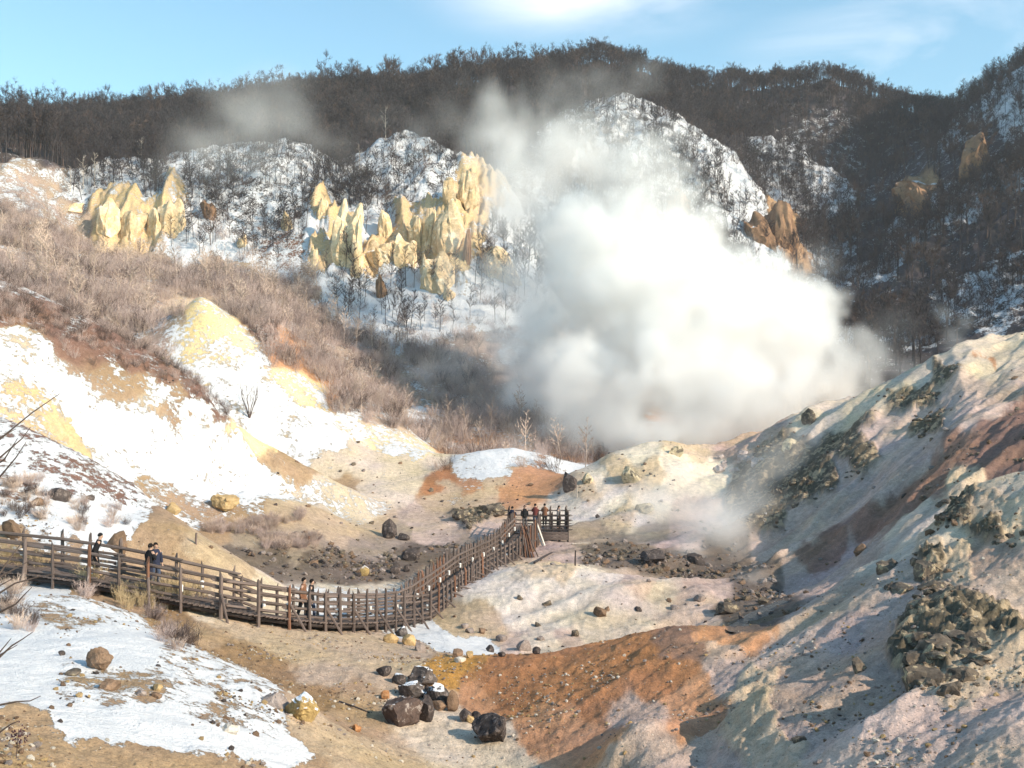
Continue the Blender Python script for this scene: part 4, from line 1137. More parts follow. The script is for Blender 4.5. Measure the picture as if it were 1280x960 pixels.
# ------------------------------------------------------------------ boardwalk
WOOD = wood_material('weathered_wood', (.085, .064, .056), (.20, .155, .135), 5)
WOOD_R = wood_material('reddish_wood', (.14, .07, .045), (.26, .135, .085), 5)
WOOD_D = wood_material('dark_wood', (.035, .028, .026), (.07, .055, .05), 5)
LAMPM = NT('white_lamp_plastic').bsdf((.82, .81, .78), .45)
def spx(px, py, d): return Vector(((px - HX) / F * d, d, ZC - (py - HY) / F * d))
PATH = [spx(*q) for q in ((-60, 704, 42), (0, 713, 42), (60, 720, 41.6), (130, 731, 41.2), (200, 745, 41), (270, 759, 41.3), (330, 769, 42), (400, 777, 44.5), (450, 778, 47.5), (500, 774, 52), (538, 769, 56), (573, 746, 60.5), (605, 719, 66), (634, 704, 70), (655, 690, 73.5), (668, 674, 77), (674, 667, 79))]
def resampled(P_, step):
    L = [0.0]
    for a, b in zip(P_[:-1], P_[1:]): L.append(L[-1] + (b - a).length)
    n_ = max(2, int(round(L[-1] / step))); out = []
    for k in range(n_ + 1):
        s_ = L[-1] * k / n_; i = 0
        while i < len(L) - 2 and L[i + 1] < s_: i += 1
        t = (s_ - L[i]) / (L[i + 1] - L[i])
        p0, p1, p2, p3 = P_[max(0, i - 1)], P_[i], P_[i + 1], P_[min(len(P_) - 1, i + 2)]
        out.append(.5 * ((2 * p1) + (p2 - p0) * t + (2 * p0 - 5 * p1 + 4 * p2 - p3) * t * t + (3 * p1 - p0 - 3 * p2 + p3) * t ** 3))
    return out
WIDTH = 1.75
def side(P_):
    out = []
    for k, p in enumerate(P_):
        t = (P_[min(k + 1, len(P_) - 1)] - P_[max(0, k - 1)]); t.z = 0; t.normalize()
        out.append((t, Vector((-t.y, t.x, 0))))
    return out
base = PATH[5].copy()
walk = empty('boardwalk', base); tag(walk, 'weathered timber boardwalk with log railings curving along the slope into the valley', 'boardwalk')
def wpart(mb, name, mat): return mb.build(name, mat, parent=walk)
def loc(p): return p - base
WR = random.Random(4)
# shared unit pieces, scaled per copy
def unit_log(sides=7):
    b = MB(); b.tube([Vector((0, 0, 0)), Vector((.06, 0, .33)), Vector((-.05, .05, .66)), Vector((0, 0, 1))], [.5, .49, .47, .44], sides); return b
LOG = {m.name: unit_log().mesh('log', m, smooth_=False) for m in (WOOD, WOOD_R, WOOD_D)}
PLK = MB(); PLK.box(Vector((0, 0, 0)), Vector((.5, 0, 0)), Vector((0, .5, 0)), Vector((0, 0, .5))); PLK = PLK.mesh('plank', WOOD)
def log(name, a, b, r, mat, parent=None, org=None):
    parent = parent or walk; org = base if org is None else org
    o = link(name, LOG[mat.name], parent); v = b - a
    o.location = a - org; o.rotation_mode = 'QUATERNION'; o.rotation_quaternion = v.to_track_quat('Z', 'Y')
    o.scale = (2 * r, 2 * r, v.length)
    return o
deck = resampled(PATH, .21); fr = side(deck)
dz_deck = Vector((0, 0, 0))
for k in range(len(deck) - 1):
    m = (deck[k] + deck[k + 1]) / 2 + fr[k][1] * WIDTH / 2
    if m.x / m.y * F + HX > 480 or k % 1 == 0:
        o = link('plank', PLK, walk); o.location = m - base + Vector((0, 0, -.03 + WR.uniform(-.008, .008)))
        ang = math.atan2(fr[k][1].y, fr[k][1].x); o.rotation_euler = (0, 0, ang)
        o.scale = (WIDTH + .25 + WR.uniform(-.06, .06), (deck[k + 1] - deck[k]).length * .92, .05)
# long bearers under the planks
bear = resampled(PATH, 2.4); bf = side(bear)
for off in (.06, WIDTH - .06):
    for k in range(len(bear) - 1):
        a = bear[k] + bf[k][1] * off - Vector((0, 0, .17)); b = bear[k + 1] + bf[k + 1][1] * off - Vector((0, 0, .17))
        log('bearer', a, b, .10, WOOD_D)
def ground_z(p): return ground(p.x, p.y)
def fence_run(offs, step0, step1, step2, outer):
    pts = []; s_ = 0.0
    dense = resampled(PATH, .05); df = side(dense); nxt = .3
    for k in range(1, len(dense)):
        s_ += (dense[k] - dense[k - 1]).length
        if s_ >= nxt:
            px = HX + F * dense[k].x / dense[k].y
            st = step0 if px < 335 else step1 if px < 545 else step2
            pts.append((dense[k] + df[k][1] * offs, df[k][0], df[k][1], px)); nxt = s_ + st * WR.uniform(.85, 1.15)
    return pts
for sidei, offs in enumerate((-.07, WIDTH + .07)):
    pts = fence_run(offs, 1.3, 1.15, .66, sidei == 0)
    sg = -1 if sidei == 0 else 1
    for k, (p, t, nrm, px) in enumerate(pts):
        gz = min(ground_z(p) - .15, p.z - .3); gz = max(gz, p.z - 1.6)
        hgt = 1.18 + WR.uniform(0, .16) + (.2 if px > 560 and sidei else 0)
        tilt = Vector((WR.uniform(-.03, .03), WR.uniform(-.03, .03), 0))
        log('post', Vector((p.x, p.y, gz)), p + Vector((0, 0, hgt)) + tilt, .075 * WR.uniform(.8, 1.15), WOOD_R if WR.random() < (.05 if px < 560 else .2) else WOOD)
        if sidei == 0 and k % 2 == 0 and px < 640:
            a = p + Vector((0, 0, .62)); f_ = p + nrm * sg * .62 + t * .28
            f_.z = max(ground(f_.x, f_.y), p.z - .45) - .05
            log('brace', a, f_, .055, WOOD)
        if k % 3 == 1 and px < 690:
            q = p - nrm * sg * .16 + Vector((0, 0, .42))
            lb_ = MB(); lb_.tube([Vector((0, 0, -.11)), Vector((0, 0, .11))], [.07, .07], 8); lb_.tube([Vector((0, 0, .11)), Vector((0, 0, .15))], [.085, .05], 8)
            lo = lb_.build('lamp', LAMPM, parent=walk); lo.location = q - base
    hs = (1.08, .76, .44, .14)
    for hh_ in hs:
        k = 0
        while k < len(pts) - 1:
            px = pts[k][3]; stp = 2 if px < 545 else 4
            k2 = min(len(pts) - 1, k + stp)
            off_ = pts[k][2] * sg * (-.09)
            if not (px > 560 and hh_ in (.14,)):
                log('rail', pts[k][0] + off_ + Vector((0, 0, hh_ + WR.uniform(-.03, .03))) - pts[k][1] * .1, pts[k2][0] + off_ + Vector((0, 0, hh_ + WR.uniform(-.03, .03))) + pts[k2][1] * .1, .07 if hh_ > 1 else .06, WOOD)
            k = k2
# upright palings on the far stretch of railing
far_pts = [q for q in resampled(PATH, .30) if HX + F * q.x / q.y > 548]
ff = side(far_pts)
for offs, lo_, hi_ in ((WIDTH + .12, .05, 1.35),):
    for q, (t, nrm) in zip(far_pts, ff):
        p = q + nrm * offs
        o = link('paling', PLK, walk); h_ = hi_ - lo_ + WR.uniform(-.12, .12)
        o.location = p - base + Vector((0, 0, lo_ + h_ / 2)); o.rotation_euler = (WR.uniform(-.03, .03), WR.uniform(-.03, .03), math.atan2(t.y, t.x))
        o.scale = (.17, .035, h_)
# viewing platform at the end
PC = spx(676, 664, 79.0)
plat = empty('viewing_platform', PC); tag(plat, 'small dark timber viewing platform with railings at the far end of the boardwalk', 'platform')
x0, x1, y0, y1 = -2.3, 1.95, 0.0, 3.2
for k in range(21):
    o = link('plank', PLK, plat); o.location = (x0 + (k + .5) * (x1 - x0) / 21, (y0 + y1) / 2, -.03); o.scale = ((x1 - x0) / 21 * .92, y1 - y0, .05)
def pl(a, b, r, m=WOOD_D, nm='rail'): return log(nm, Vector(a) + PC, Vector(b) + PC, r, m, plat, PC)
for xx in (x0, -1.2, -.2, .8, 1.35, x1):
    for yy in (y0, y1):
        if yy == y0 and xx < -1: continue
        gz = ground(PC.x + xx, PC.y + yy) - PC.z - .2
        pl((xx, yy, min(gz, -.4)), (xx, yy, 1.22 + WR.uniform(-.05, .12)), .085, WOOD_D if WR.random() < .6 else WOOD, 'post')
for yy in (1.1, 2.2):
    for xx in (x0, x1): pl((xx, yy, -.9), (xx, yy, 1.2), .08, WOOD_D, 'post')
for hh_ in (1.1, .75, .38, .1):
    pl((-1.0, y0 - .06, hh_), (x1 + .1, y0 - .06, hh_), .05)
    pl((x0 - .1, y1 + .06, hh_), (x1 + .1, y1 + .06, hh_), .05, WOOD)
    pl((x1 + .06, y0, hh_), (x1 + .06, y1, hh_), .05); pl((x0 - .06, y0, hh_), (x0 - .06, y1, hh_), .05)
for k in range(3):
    o = link('skirt_board', PLK, plat); o.location = (.5, y0 - .14, -.12 - .2 * k); o.scale = (2.9, .04, .18); o.data = PLK
# bundle of spare poles leaning on the walk, and two pale boards
BC = spx(655, 703, 72.8); BC.z = ground(BC.x, BC.y)
pb = empty('pole_bundle', BC); tag(pb, 'bundle of rusty brown poles leaning against the boardwalk below the platform', 'poles')
for k in range(17):
    fx_ = WR.uniform(-.35, 1.0); foot = Vector((fx_ * 1.0, WR.uniform(-.5, .2), -.1)); head = Vector((-.15 + fx_ * .35 + WR.uniform(-.15, .15), .5 + WR.uniform(-.1, .2), 1.9 + WR.uniform(-.35, .35)))
    log('pole', foot + BC, head + BC, .045, WOOD_R if k % 3 else WOOD, pb, BC)
for k, (pa, pb_, lb) in enumerate((((679.5, 675), (667, 654), 'pale board leaning under the platform, left of two'), ((680.5, 671), (670.5, 652), 'pale board leaning under the platform, right of two'))):
    d_ = 77.6 - k * .1; a = spx(pa[0] - 1 + k * 1.5, pa[1], d_); b = spx(pb_[0], pb_[1], d_ + .6); a.z = min(a.z, ground(a.x, a.y) + .05); v = b - a
    m = MB(); m.box(Vector((0, 0, v.length / 2)), Vector((.06, 0, 0)), Vector((0, .02, 0)), Vector((0, 0, v.length / 2)))
    g_ = m.build('board', NT('pale_board').bsdf((.62, .58, .52), .8)); g_.location = a; g_.rotation_mode = 'QUATERNION'; g_.rotation_quaternion = v.to_track_quat('Z', 'Y'); tag(g_, lb, 'board')
# stakes in the valley
for (px, p0, p1, w, m, lb) in ((719, 688, 707, 2, WOOD_D, 'thin dark stake standing in the steamy hollow behind the pale mound'), (721, 606, 622, 1.6, BARK_P, 'thin pale stake at the foot of the white mound'),
                               (245, 666, 680, 3.2, WOOD, 'short grey stake at the edge of the valley mud'), (386, 670, 681, 2, WOOD_R, 'small brown stake in the valley grass')):
    a = hit(px, p1); s_ = a[3] / F
    st = MB(); st.tube([Vector((0, 0, -.3)), Vector((0, 0, (p1 - p0) * s_ * .5)), Vector((.02, 0, (p1 - p0) * s_))], [w * s_ / 2 * 1.1, w * s_ / 2, w * s_ / 2 * .9], 6)
    o = st.build('wooden_stake', m); o.location = a[:3]; tag(o, lb, 'stake')
lg = hit(430, 722)
def fallen(px0, py0, px1, py1, r, lb, m=BARK):
    a, b = hit(px0, py0), hit(px1, py1)
    if not a or not b: return
    a, b = Vector(a[:3]), Vector(b[:3]); k = MB(); c = (b - a)
    k.tube([Vector((0, 0, r)), c * .5 + Vector((0, 0, r * 1.4)), c + Vector((0, 0, r))], [r, r * .9, r * .6], 6)
    o = k.build('fallen_log', m); o.location = a; tag(o, lb, 'log')
fallen(424, 878, 462, 892, .03, 'thin dark stick lying on the brown slope left of the dark pile')
fallen(668, 705, 690, 692, .08, 'dark log lying in the steamy hollow right of the boardwalk')
fallen(715, 681, 738, 680, .06, 'pale log lying on the valley floor beside the platform', BARK_P)

# ------------------------------------------------------------------ dry grass and shrubs near the walk
GR = [shrub_mesh(700 + q, .75 + .15 * q, 40, .006, .22).mesh('tuft', STRAW) for q in range(2)]
SH2 = [shrub_mesh(720 + q, .8, 60, .007, .7).mesh('low_shrub', (TWIG_P, BARK_B, TWIG_T)[q]) for q in range(3)]
def spots(rects, n, gen=np.random.default_rng(17)):
    out = []
    for (a, b, c, d, k) in rects:
        for q in range(k):
            h_ = hit(gen.uniform(a, b), gen.uniform(c, d))
            if h_ and h_[3] < 120: out.append((h_[0], h_[1], ground(h_[0], h_[1])))
    return np.array(out)
g1 = spots([(150, 260, 746, 762, 46), (95, 125, 730, 738, 10), (0, 60, 700, 716, 14), (205, 235, 750, 760, 14)], 0)
instance_stuff('dry_grass', g1, GR, rng.uniform(.7, 1.25, len(g1)), rng.integers(0, 2, len(g1)), 'tall straw coloured dry grass in front of the boardwalk', 'grass', .12)
g2 = spots([(0, 60, 600, 650, 40), (85, 115, 625, 665, 16), (130, 165, 625, 660, 8), (85, 120, 738, 748, 9), (205, 245, 785, 815, 14), (180, 205, 768, 780, 6), (0, 30, 740, 775, 12), (20, 40, 780, 790, 4)], 0)
instance_stuff('low_scrub', g2, SH2, rng.uniform(.35, .8, len(g2)), rng.integers(0, 3, len(g2)), 'low brown scrub on the snowy left slope and gully edge', 'scrub', .15)
g3 = spots([(315, 345, 650, 664, 40), (330, 395, 672, 686, 70), (250, 330, 655, 668, 40), (345, 380, 640, 655, 12)], 0)
instance_stuff('valley_grass', g3, SH2[::2], rng.uniform(.5, .95, len(g3)), rng.integers(0, 2, len(g3)), 'reddish dry grass on the valley floor', 'grass', .15)
# the small tree on the rim of the snowy mounds
a = hit(312, 522); e = empty('bare_shrub', a[:3], 1.0); tag(e, 'lone leafless shrub on the rim between the two snowy mounds', 'shrub')
r_ = random.Random(3)
for q in range(7):
    an = q * .9 + r_.uniform(-.3, .3); s = MB(); d_ = Vector((math.cos(an) * .42, math.sin(an) * .3, 1)).normalized()
    p = [Vector((0, 0, -.2)), d_ * 1.0, d_ * 2.0 + rv(r_, .12), d_ * 3.0 + rv(r_, .25)]
    s.tube(p, [.05, .04, .025, .01], 4)
    for z in range(9):
        b = p[1].lerp(p[3], r_.random()); d2 = (d_ + rv(r_, .4)).normalized(); s.tube([b, b + d2 * r_.uniform(.4, .9)], [.014, .005], 3, cap=False)
    s.build('stem', BARK_B, parent=e)
for (px, py, sc_, lb) in ((275, 338, 1.6, 'broad leafless bush at the left foot of the cliffs'), (262, 330, 1.3, 'smaller leafless bush beside the broad one under the cliffs'), (330, 350, 1.5, 'leafless bush below the wooded notch in the cliffs')):
    a = hit(px, py); e = empty('bare_bush', a[:3], .5, sc_); tag(e, lb, 'bush'); link('stems', SHRUBS[3], e)

# twigs of a shrub growing beside the viewpoint, reaching in from the left
root = Vector((-5.2, 8.0, 0)); root.z = ground(root.x, root.y)
sh = empty('roadside_shrub', root); tag(sh, 'dark bare twigs reaching in over the snow at the left', 'shrub')
def stem(pts, d, r0=.010):
    w = [spx(px, py, d) - root for px, py in pts]
    first = w[0]; mid_ = first * .5 + Vector((.2, -.1, -.25))
    k = MB(); k.tube([Vector((0, 0, -.1)), mid_] + w, [r0 * 1.8, r0 * 1.4] + [r0 * (1 - .75 * q / (len(w) - 1)) for q in range(len(w))], 5)
    k.build('stem', BARK_B, parent=sh)
for pts, d in (([(-60, 600), (0, 549), (40, 516), (75, 492)], 8.3), ([(-60, 625), (0, 572), (28, 548), (38, 534)], 8.2), ([(-50, 610), (5, 575), (22, 548)], 8.1), ([(-60, 640), (0, 596), (20, 572), (33, 552)], 8.2), ([(-60, 560), (0, 547), (20, 536)], 8.3),
               ([(-60, 800), (0, 716), (16, 693), (33, 671)], 8), ([(-60, 760), (0, 721), (20, 710), (41, 699)], 8), ([(-70, 790), (0, 741), (19, 729), (52, 720), (86, 716)], 7.9), ([(-70, 810), (0, 765), (20, 755), (31, 743), (40, 734)], 7.8), ([(-60, 790), (0, 732), (18, 722)], 8),
               ([(-60, 850), (0, 821), (15, 807), (28, 799), (41, 790)], 7.8), ([(-60, 870), (0, 815), (14, 798)], 7.8), ([(-60, 850), (-10, 824), (22, 806)], 7.9), ([(-70, 900), (0, 881), (20, 877), (38, 876), (51, 870)], 7.7), ([(-60, 960), (0, 915), (14, 905), (24, 901)], 7.7)):
    stem(pts, d)
a = hit(20, 948); e = empty('dried_plant', a[:3]); tag(e, 'dark purplish dried seed head standing low on the bare bank at the left', 'plant')
k = MB(); k.tube([Vector((0, 0, -.05)), Vector((.02, 0, .22)), Vector((.04, 0, .42))], [.008, .006, .004], 5); k.build('stem', BARK_B, parent=e)
k = MB(); r_ = random.Random(8)
for q in range(60):
    b = Vector((.03, 0, .3)) + Vector((r_.gauss(0, .06), r_.gauss(0, .06), r_.gauss(0, .07)))
    k.tube([b, b + Vector((0, .005, .022))], [.012, .008], 4)
k.build('seed_head', wood_material('purple_seed', (.05, .025, .03), (.11, .05, .055)), parent=e)

# ------------------------------------------------------------------ stream
WTR = NT('stream_water'); pp = WTR.pos()
WATER = WTR.bsdf((.04, .042, .045), .3, WTR.bump(WTR.noise(pp, 4, 5, .65), 1.0, .2), .5)
wp = [hit(*q) for q in ((985, 752), (962, 762), (945, 771), (930, 780), (912, 790))]
sm_ = MB(); row = []
for k, q in enumerate(wp):
    w_ = (.2, .32, .4, .3, .15)[k]
    c = Vector((q[0], q[1], ground(q[0], q[1]) + .05)); sm_.v += [c + Vector((-w_, .3, 0)), c + Vector((-.3 * w_, -.2, .012)), c + Vector((w_, -.3, 0))]
    if k:
        b = len(sm_.v) - 6
        sm_.f += [(b, b + 3, b + 4, b + 1), (b + 1, b + 4, b + 5, b + 2)]; sm_.mi += [0, 0]
o = sm_.build('stream', WATER); tag(o, kind='structure')

# ------------------------------------------------------------------ people
SKIN = NT('skin').bsdf((.46, .29, .21), .6)
def cloth(name, c):
    g = NT(name); n_ = g.noise(g.obj(), 30, 4); return g.bsdf(g.scale(g.mix(.0, c, c), g.ramp(n_, .2, .8, .8, 1.2, False)), .95, g.bump(g.noise(g.obj(), 9, 3), .3, .02), .1)
C_BLACK, C_NAVY, C_BROWN, C_GREY, C_RED, C_JEAN, C_WHITE = (cloth(n_, c) for n_, c in (('black_cloth', (.018, .018, .02)), ('navy_cloth', (.03, .035, .06)), ('brown_cloth', (.20, .10, .06)), ('grey_cloth', (.16, .15, .15)), ('maroon_cloth', (.15, .045, .04)), ('denim', (.07, .09, .14)), ('white_cloth', (.7, .69, .67))))
HAIR = cloth('black_hair', (.015, .012, .011))
def skinned(name, verts, edges, mat, parent, sub=1):
    """continuous surface grown over a skeleton of (x, y, z, rx, ry) joints; root is joint 0"""
    me = bpy.data.meshes.new(name); me.from_pydata([v[:3] for v in verts], edges, [])
    o = link(name, me, parent); sk = o.modifiers.new('skin', 'SKIN'); sk.use_smooth_shade = True
    for k, v in enumerate(verts):
        me.skin_vertices[0].data[k].radius = (v[3], v[4] if len(v) > 4 else v[3]); me.skin_vertices[0].data[k].use_root = (k == 0)
    o.modifiers.new('smooth', 'SUBSURF').levels = sub; o.modifiers['smooth'].render_levels = sub
    me.materials.append(mat)
    return o
def person(loc_, face, label, top, legs_, long_coat=False, hat=None, step=.12, lean=0.0, arms='down', scale=1.0, bag=False):
    e = empty('person', loc_, face, scale); tag(e, label, 'person')
    # figure faces -y in its own frame; 1.70 m tall
    V = [(0, 0, .93, .13, .105), (0, -.01, 1.08, .115, .09), (0, 0 - lean * .3, 1.26, .145, .10), (0, -lean * .45, 1.40, .10, .08), (0, -.01 - lean * .5, 1.47, .052, .055), (0, -.02 - lean * .55, 1.55, .072, .082), (0, -.02 - lean * .55, 1.64, .074, .088)]
    E = [(0, 1), (1, 2), (2, 3), (3, 4), (4, 5), (5, 6)]
    V.append((0, -.105 - lean * .55, 1.575, .016, .02)); E.append((5, 7))                     # nose
    for s_ in (-1, 1):
        V.append((s_ * .08, -.005 - lean * .55, 1.58, .012, .02)); E.append((5, len(V) - 1))  # ears
        b = len(V); fy = step * s_
        V += [(s_ * .095, 0, .86, .085, .09), (s_ * .10, -fy * .6 - .02, .48, .058, .062), (s_ * .10, -fy + .03, .10, .042, .046), (s_ * .105, -fy - .10, .035, .04, .03)]
        E += [(0, b), (b, b + 1), (b + 1, b + 2), (b + 2, b + 3)]
        b = len(V)
        if arms == 'rail': P_ = [(s_ * .19, -lean * .42, 1.36), (s_ * .24, -.12 - lean * .3, 1.12), (s_ * .17, -.36, 1.12)]
        elif arms == 'phone': P_ = [(s_ * .19, -lean * .42, 1.36), (s_ * .24, -.05, 1.10), (s_ * .08, -.27, 1.25)]
        else: P_ = [(s_ * .19, -lean * .42, 1.36), (s_ * .25, .03, 1.10), (s_ * .25, -.05, .86)]
        V += [(*P_[0], .062), (*P_[1], .045), (*P_[2], .030)]
        E += [(3, b), (b, b + 1), (b + 1, b + 2)]
        d = (Vector(P_[2]) - Vector(P_[1])).normalized(); w = d.cross(Vector((0, 0, 1)) if abs(d.z) < .8 else Vector((0, 1, 0))).normalized()
        pc = Vector(P_[2]) + d * .06; c = len(V); V.append((*pc, .034, .02)); E.append((b + 2, c))
        for fgr, (o_, ln) in enumerate(((-.030, .060), (-.010, .072), (.010, .068), (.028, .055), (.045, .03))):
            f0 = pc + w * o_ + d * (.035 if fgr < 4 else -.005); f1 = f0 + d * ln + Vector((0, -.012, -.014)); c0 = len(V)
            V += [(*f0, .0095), (*f1, .0075)]; E += [(c, c0), (c0, c0 + 1)]
    skinned('body', V, E, SKIN, e)
    hy = -.02 - lean * .55
    # clothing
    rings = [(1.47, .075, .075), (1.43, .15, .095), (1.36, .20, .115), (1.22, .19, .125), (1.05, .175, .125), (.93, .19, .14)] + ([(.75, .21, .16), (.55, .235, .185), (.42, .25, .20)] if long_coat else [(.82, .195, .145)])
    b_ = MB(); ns = 16
    for (z, rx, ry) in rings:
        yy = -lean * .45 * smooth(.95, 1.45, np.float64(z))
        for q in range(ns):
            t = 2 * math.pi * q / ns; wv = 1 + .05 * math.sin(t * 4 + z * 9) * (z < 1.1)
            b_.v.append(Vector((rx * math.cos(t) * wv, yy + ry * math.sin(t) * wv, z)))
    for k_ in range(len(rings) - 1):
        for q in range(ns): b_.f.append((k_ * ns + q, (k_ + 1) * ns + q, (k_ + 1) * ns + (q + 1) % ns, k_ * ns + (q + 1) % ns)); b_.mi.append(0)
    b_.build('coat' if long_coat else 'jacket', top, parent=e, smooth_=True)
    for s_ in (-1, 1):
        if arms == 'rail': P_ = [(s_ * .17, -lean * .42, 1.37), (s_ * .24, -.12 - lean * .3, 1.12), (s_ * .175, -.33, 1.12)]
        elif arms == 'phone': P_ = [(s_ * .17, -lean * .42, 1.37), (s_ * .24, -.05, 1.10), (s_ * .09, -.25, 1.235)]
        else: P_ = [(s_ * .17, -lean * .42, 1.37), (s_ * .25, .03, 1.10), (s_ * .25, -.04, .89)]
        skinned('sleeve', [(*P_[0], .085), (*P_[1], .066), (*P_[2], .052)], [(0, 1), (1, 2)], top, e)
        fy = step * s_
        skinned('trouser_leg', [(s_ * .085, 0, .93, .115, .12), (s_ * .10, -fy * .6 - .02, .48, .078, .082), (s_ * .10, -fy + .03, .11, .062, .066)], [(0, 1), (1, 2)], legs_, e)
        skinned('shoe', [(s_ * .10, -fy + .045, .05, .05, .05), (s_ * .105, -fy - .06, .045, .05, .042), (s_ * .105, -fy - .15, .035, .04, .03)], [(0, 1), (1, 2)], C_BLACK, e)
        ey = MB(); ey.tube([Vector((s_ * .03, hy - .083, 1.592)), Vector((s_ * .03, hy - .092, 1.592))], [.011, .008], 8); ey.build('eye', HAIR, parent=e)
    mo = MB(); mo.tube([Vector((-.022, hy - .088, 1.525)), Vector((.022, hy - .088, 1.525))], [.005, .005], 5); mo.build('mouth', C_RED, parent=e)
    # hair or cap: a shell over the back and top of the head
    hb = MB(); nu, nv_ = 16, 9
    for i in range(nv_):
        ph = math.pi * .62 * i / (nv_ - 1)
        for q in range(nu):
            t = 2 * math.pi * q / nu; fr_ = max(0, -math.sin(t))
            p2 = min(ph, math.pi * (.62 - .30 * fr_) if hat is None else math.pi * (.55 - .16 * fr_))
            hb.v.append(Vector((.092 * math.sin(p2) * math.cos(t), hy + .006 + .104 * math.sin(p2) * math.sin(t), 1.605 + .118 * math.cos(p2))))
    for i in range(nv_ - 1):
        for q in range(nu): hb.f.append((i * nu + q, (i + 1) * nu + q, (i + 1) * nu + (q + 1) % nu, i * nu + (q + 1) % nu)); hb.mi.append(0)
    hb.build('hair' if hat is None else 'hat', HAIR if hat is None else hat, parent=e, smooth_=True)
    if bag:
        bg_ = MB(); bg_.box(Vector((0, .20, 1.18)), Vector((.14, 0, 0)), Vector((0, .075, 0)), Vector((0, .015, .19))); bo = bg_.build('backpack', C_BLACK)
        bo.location = e.location; bo.rotation_euler = e.rotation_euler; bo.scale = e.scale; bv = bo.modifiers.new('round', 'BEVEL'); bv.width = .05; bv.segments = 3
        tag(bo, 'black backpack worn by ' + label.split('person ')[-1][:60], 'backpack')
    return e
def on_walk(px, across=.8):
    ds = resampled(PATH, .1); f_ = side(ds)
    k = min(range(len(ds)), key=lambda i: abs(HX + F * (ds[i] + f_[i][1] * across).x / (ds[i] + f_[i][1] * across).y - px))
    return ds[k] + f_[k][1] * across
person(on_walk(118, .75), 1.9, 'person in a long black coat leaning forward near the left end of the boardwalk', C_BLACK, C_GREY, True, C_BLACK, .18, .35)
person(on_walk(186, .7), 2.6, 'person in a black jacket left of a pair by the boardwalk rail', C_BLACK, C_NAVY, False, None, .05, .1, 'phone')
person(on_walk(194, 1.1), .8, 'person in a dark navy jacket right of a pair by the boardwalk rail', C_NAVY, C_JEAN, False, None, .08, .0)
person(on_walk(379, .8), 1.4, 'person in a brown jacket walking on the middle of the boardwalk', C_BROWN, C_BLACK, False, None, .2, .05)
person(on_walk(388, 1.1), 1.6, 'person in black with long hair walking beside the one in brown', C_BLACK, C_JEAN, False, None, .16, .05)
for (dx, dy, fc, t_, l_, lb, ar) in ((-2.05, .7, 2.8, C_NAVY, C_BLACK, 'person in dark navy at the left corner of the viewing platform', 'rail'), (-1.15, 1.3, .3, C_BLACK, C_GREY, 'person in black standing where walk meets platform', 'down'),
                                 (-.35, 2.4, 3.1, C_RED, C_JEAN, 'person in a maroon jacket at the back rail of the platform', 'rail'), (.35, 2.5, 3.0, C_BROWN, C_BLACK, 'person in brown at the back rail of the platform', 'rail'), (1.35, 1.2, 1.2, C_GREY, C_BLACK, 'person in grey near the right corner of the platform', 'down')):
    person(PC + Vector((dx, dy, 0)), fc, lb, t_, l_, False, None, .05, 0, ar)

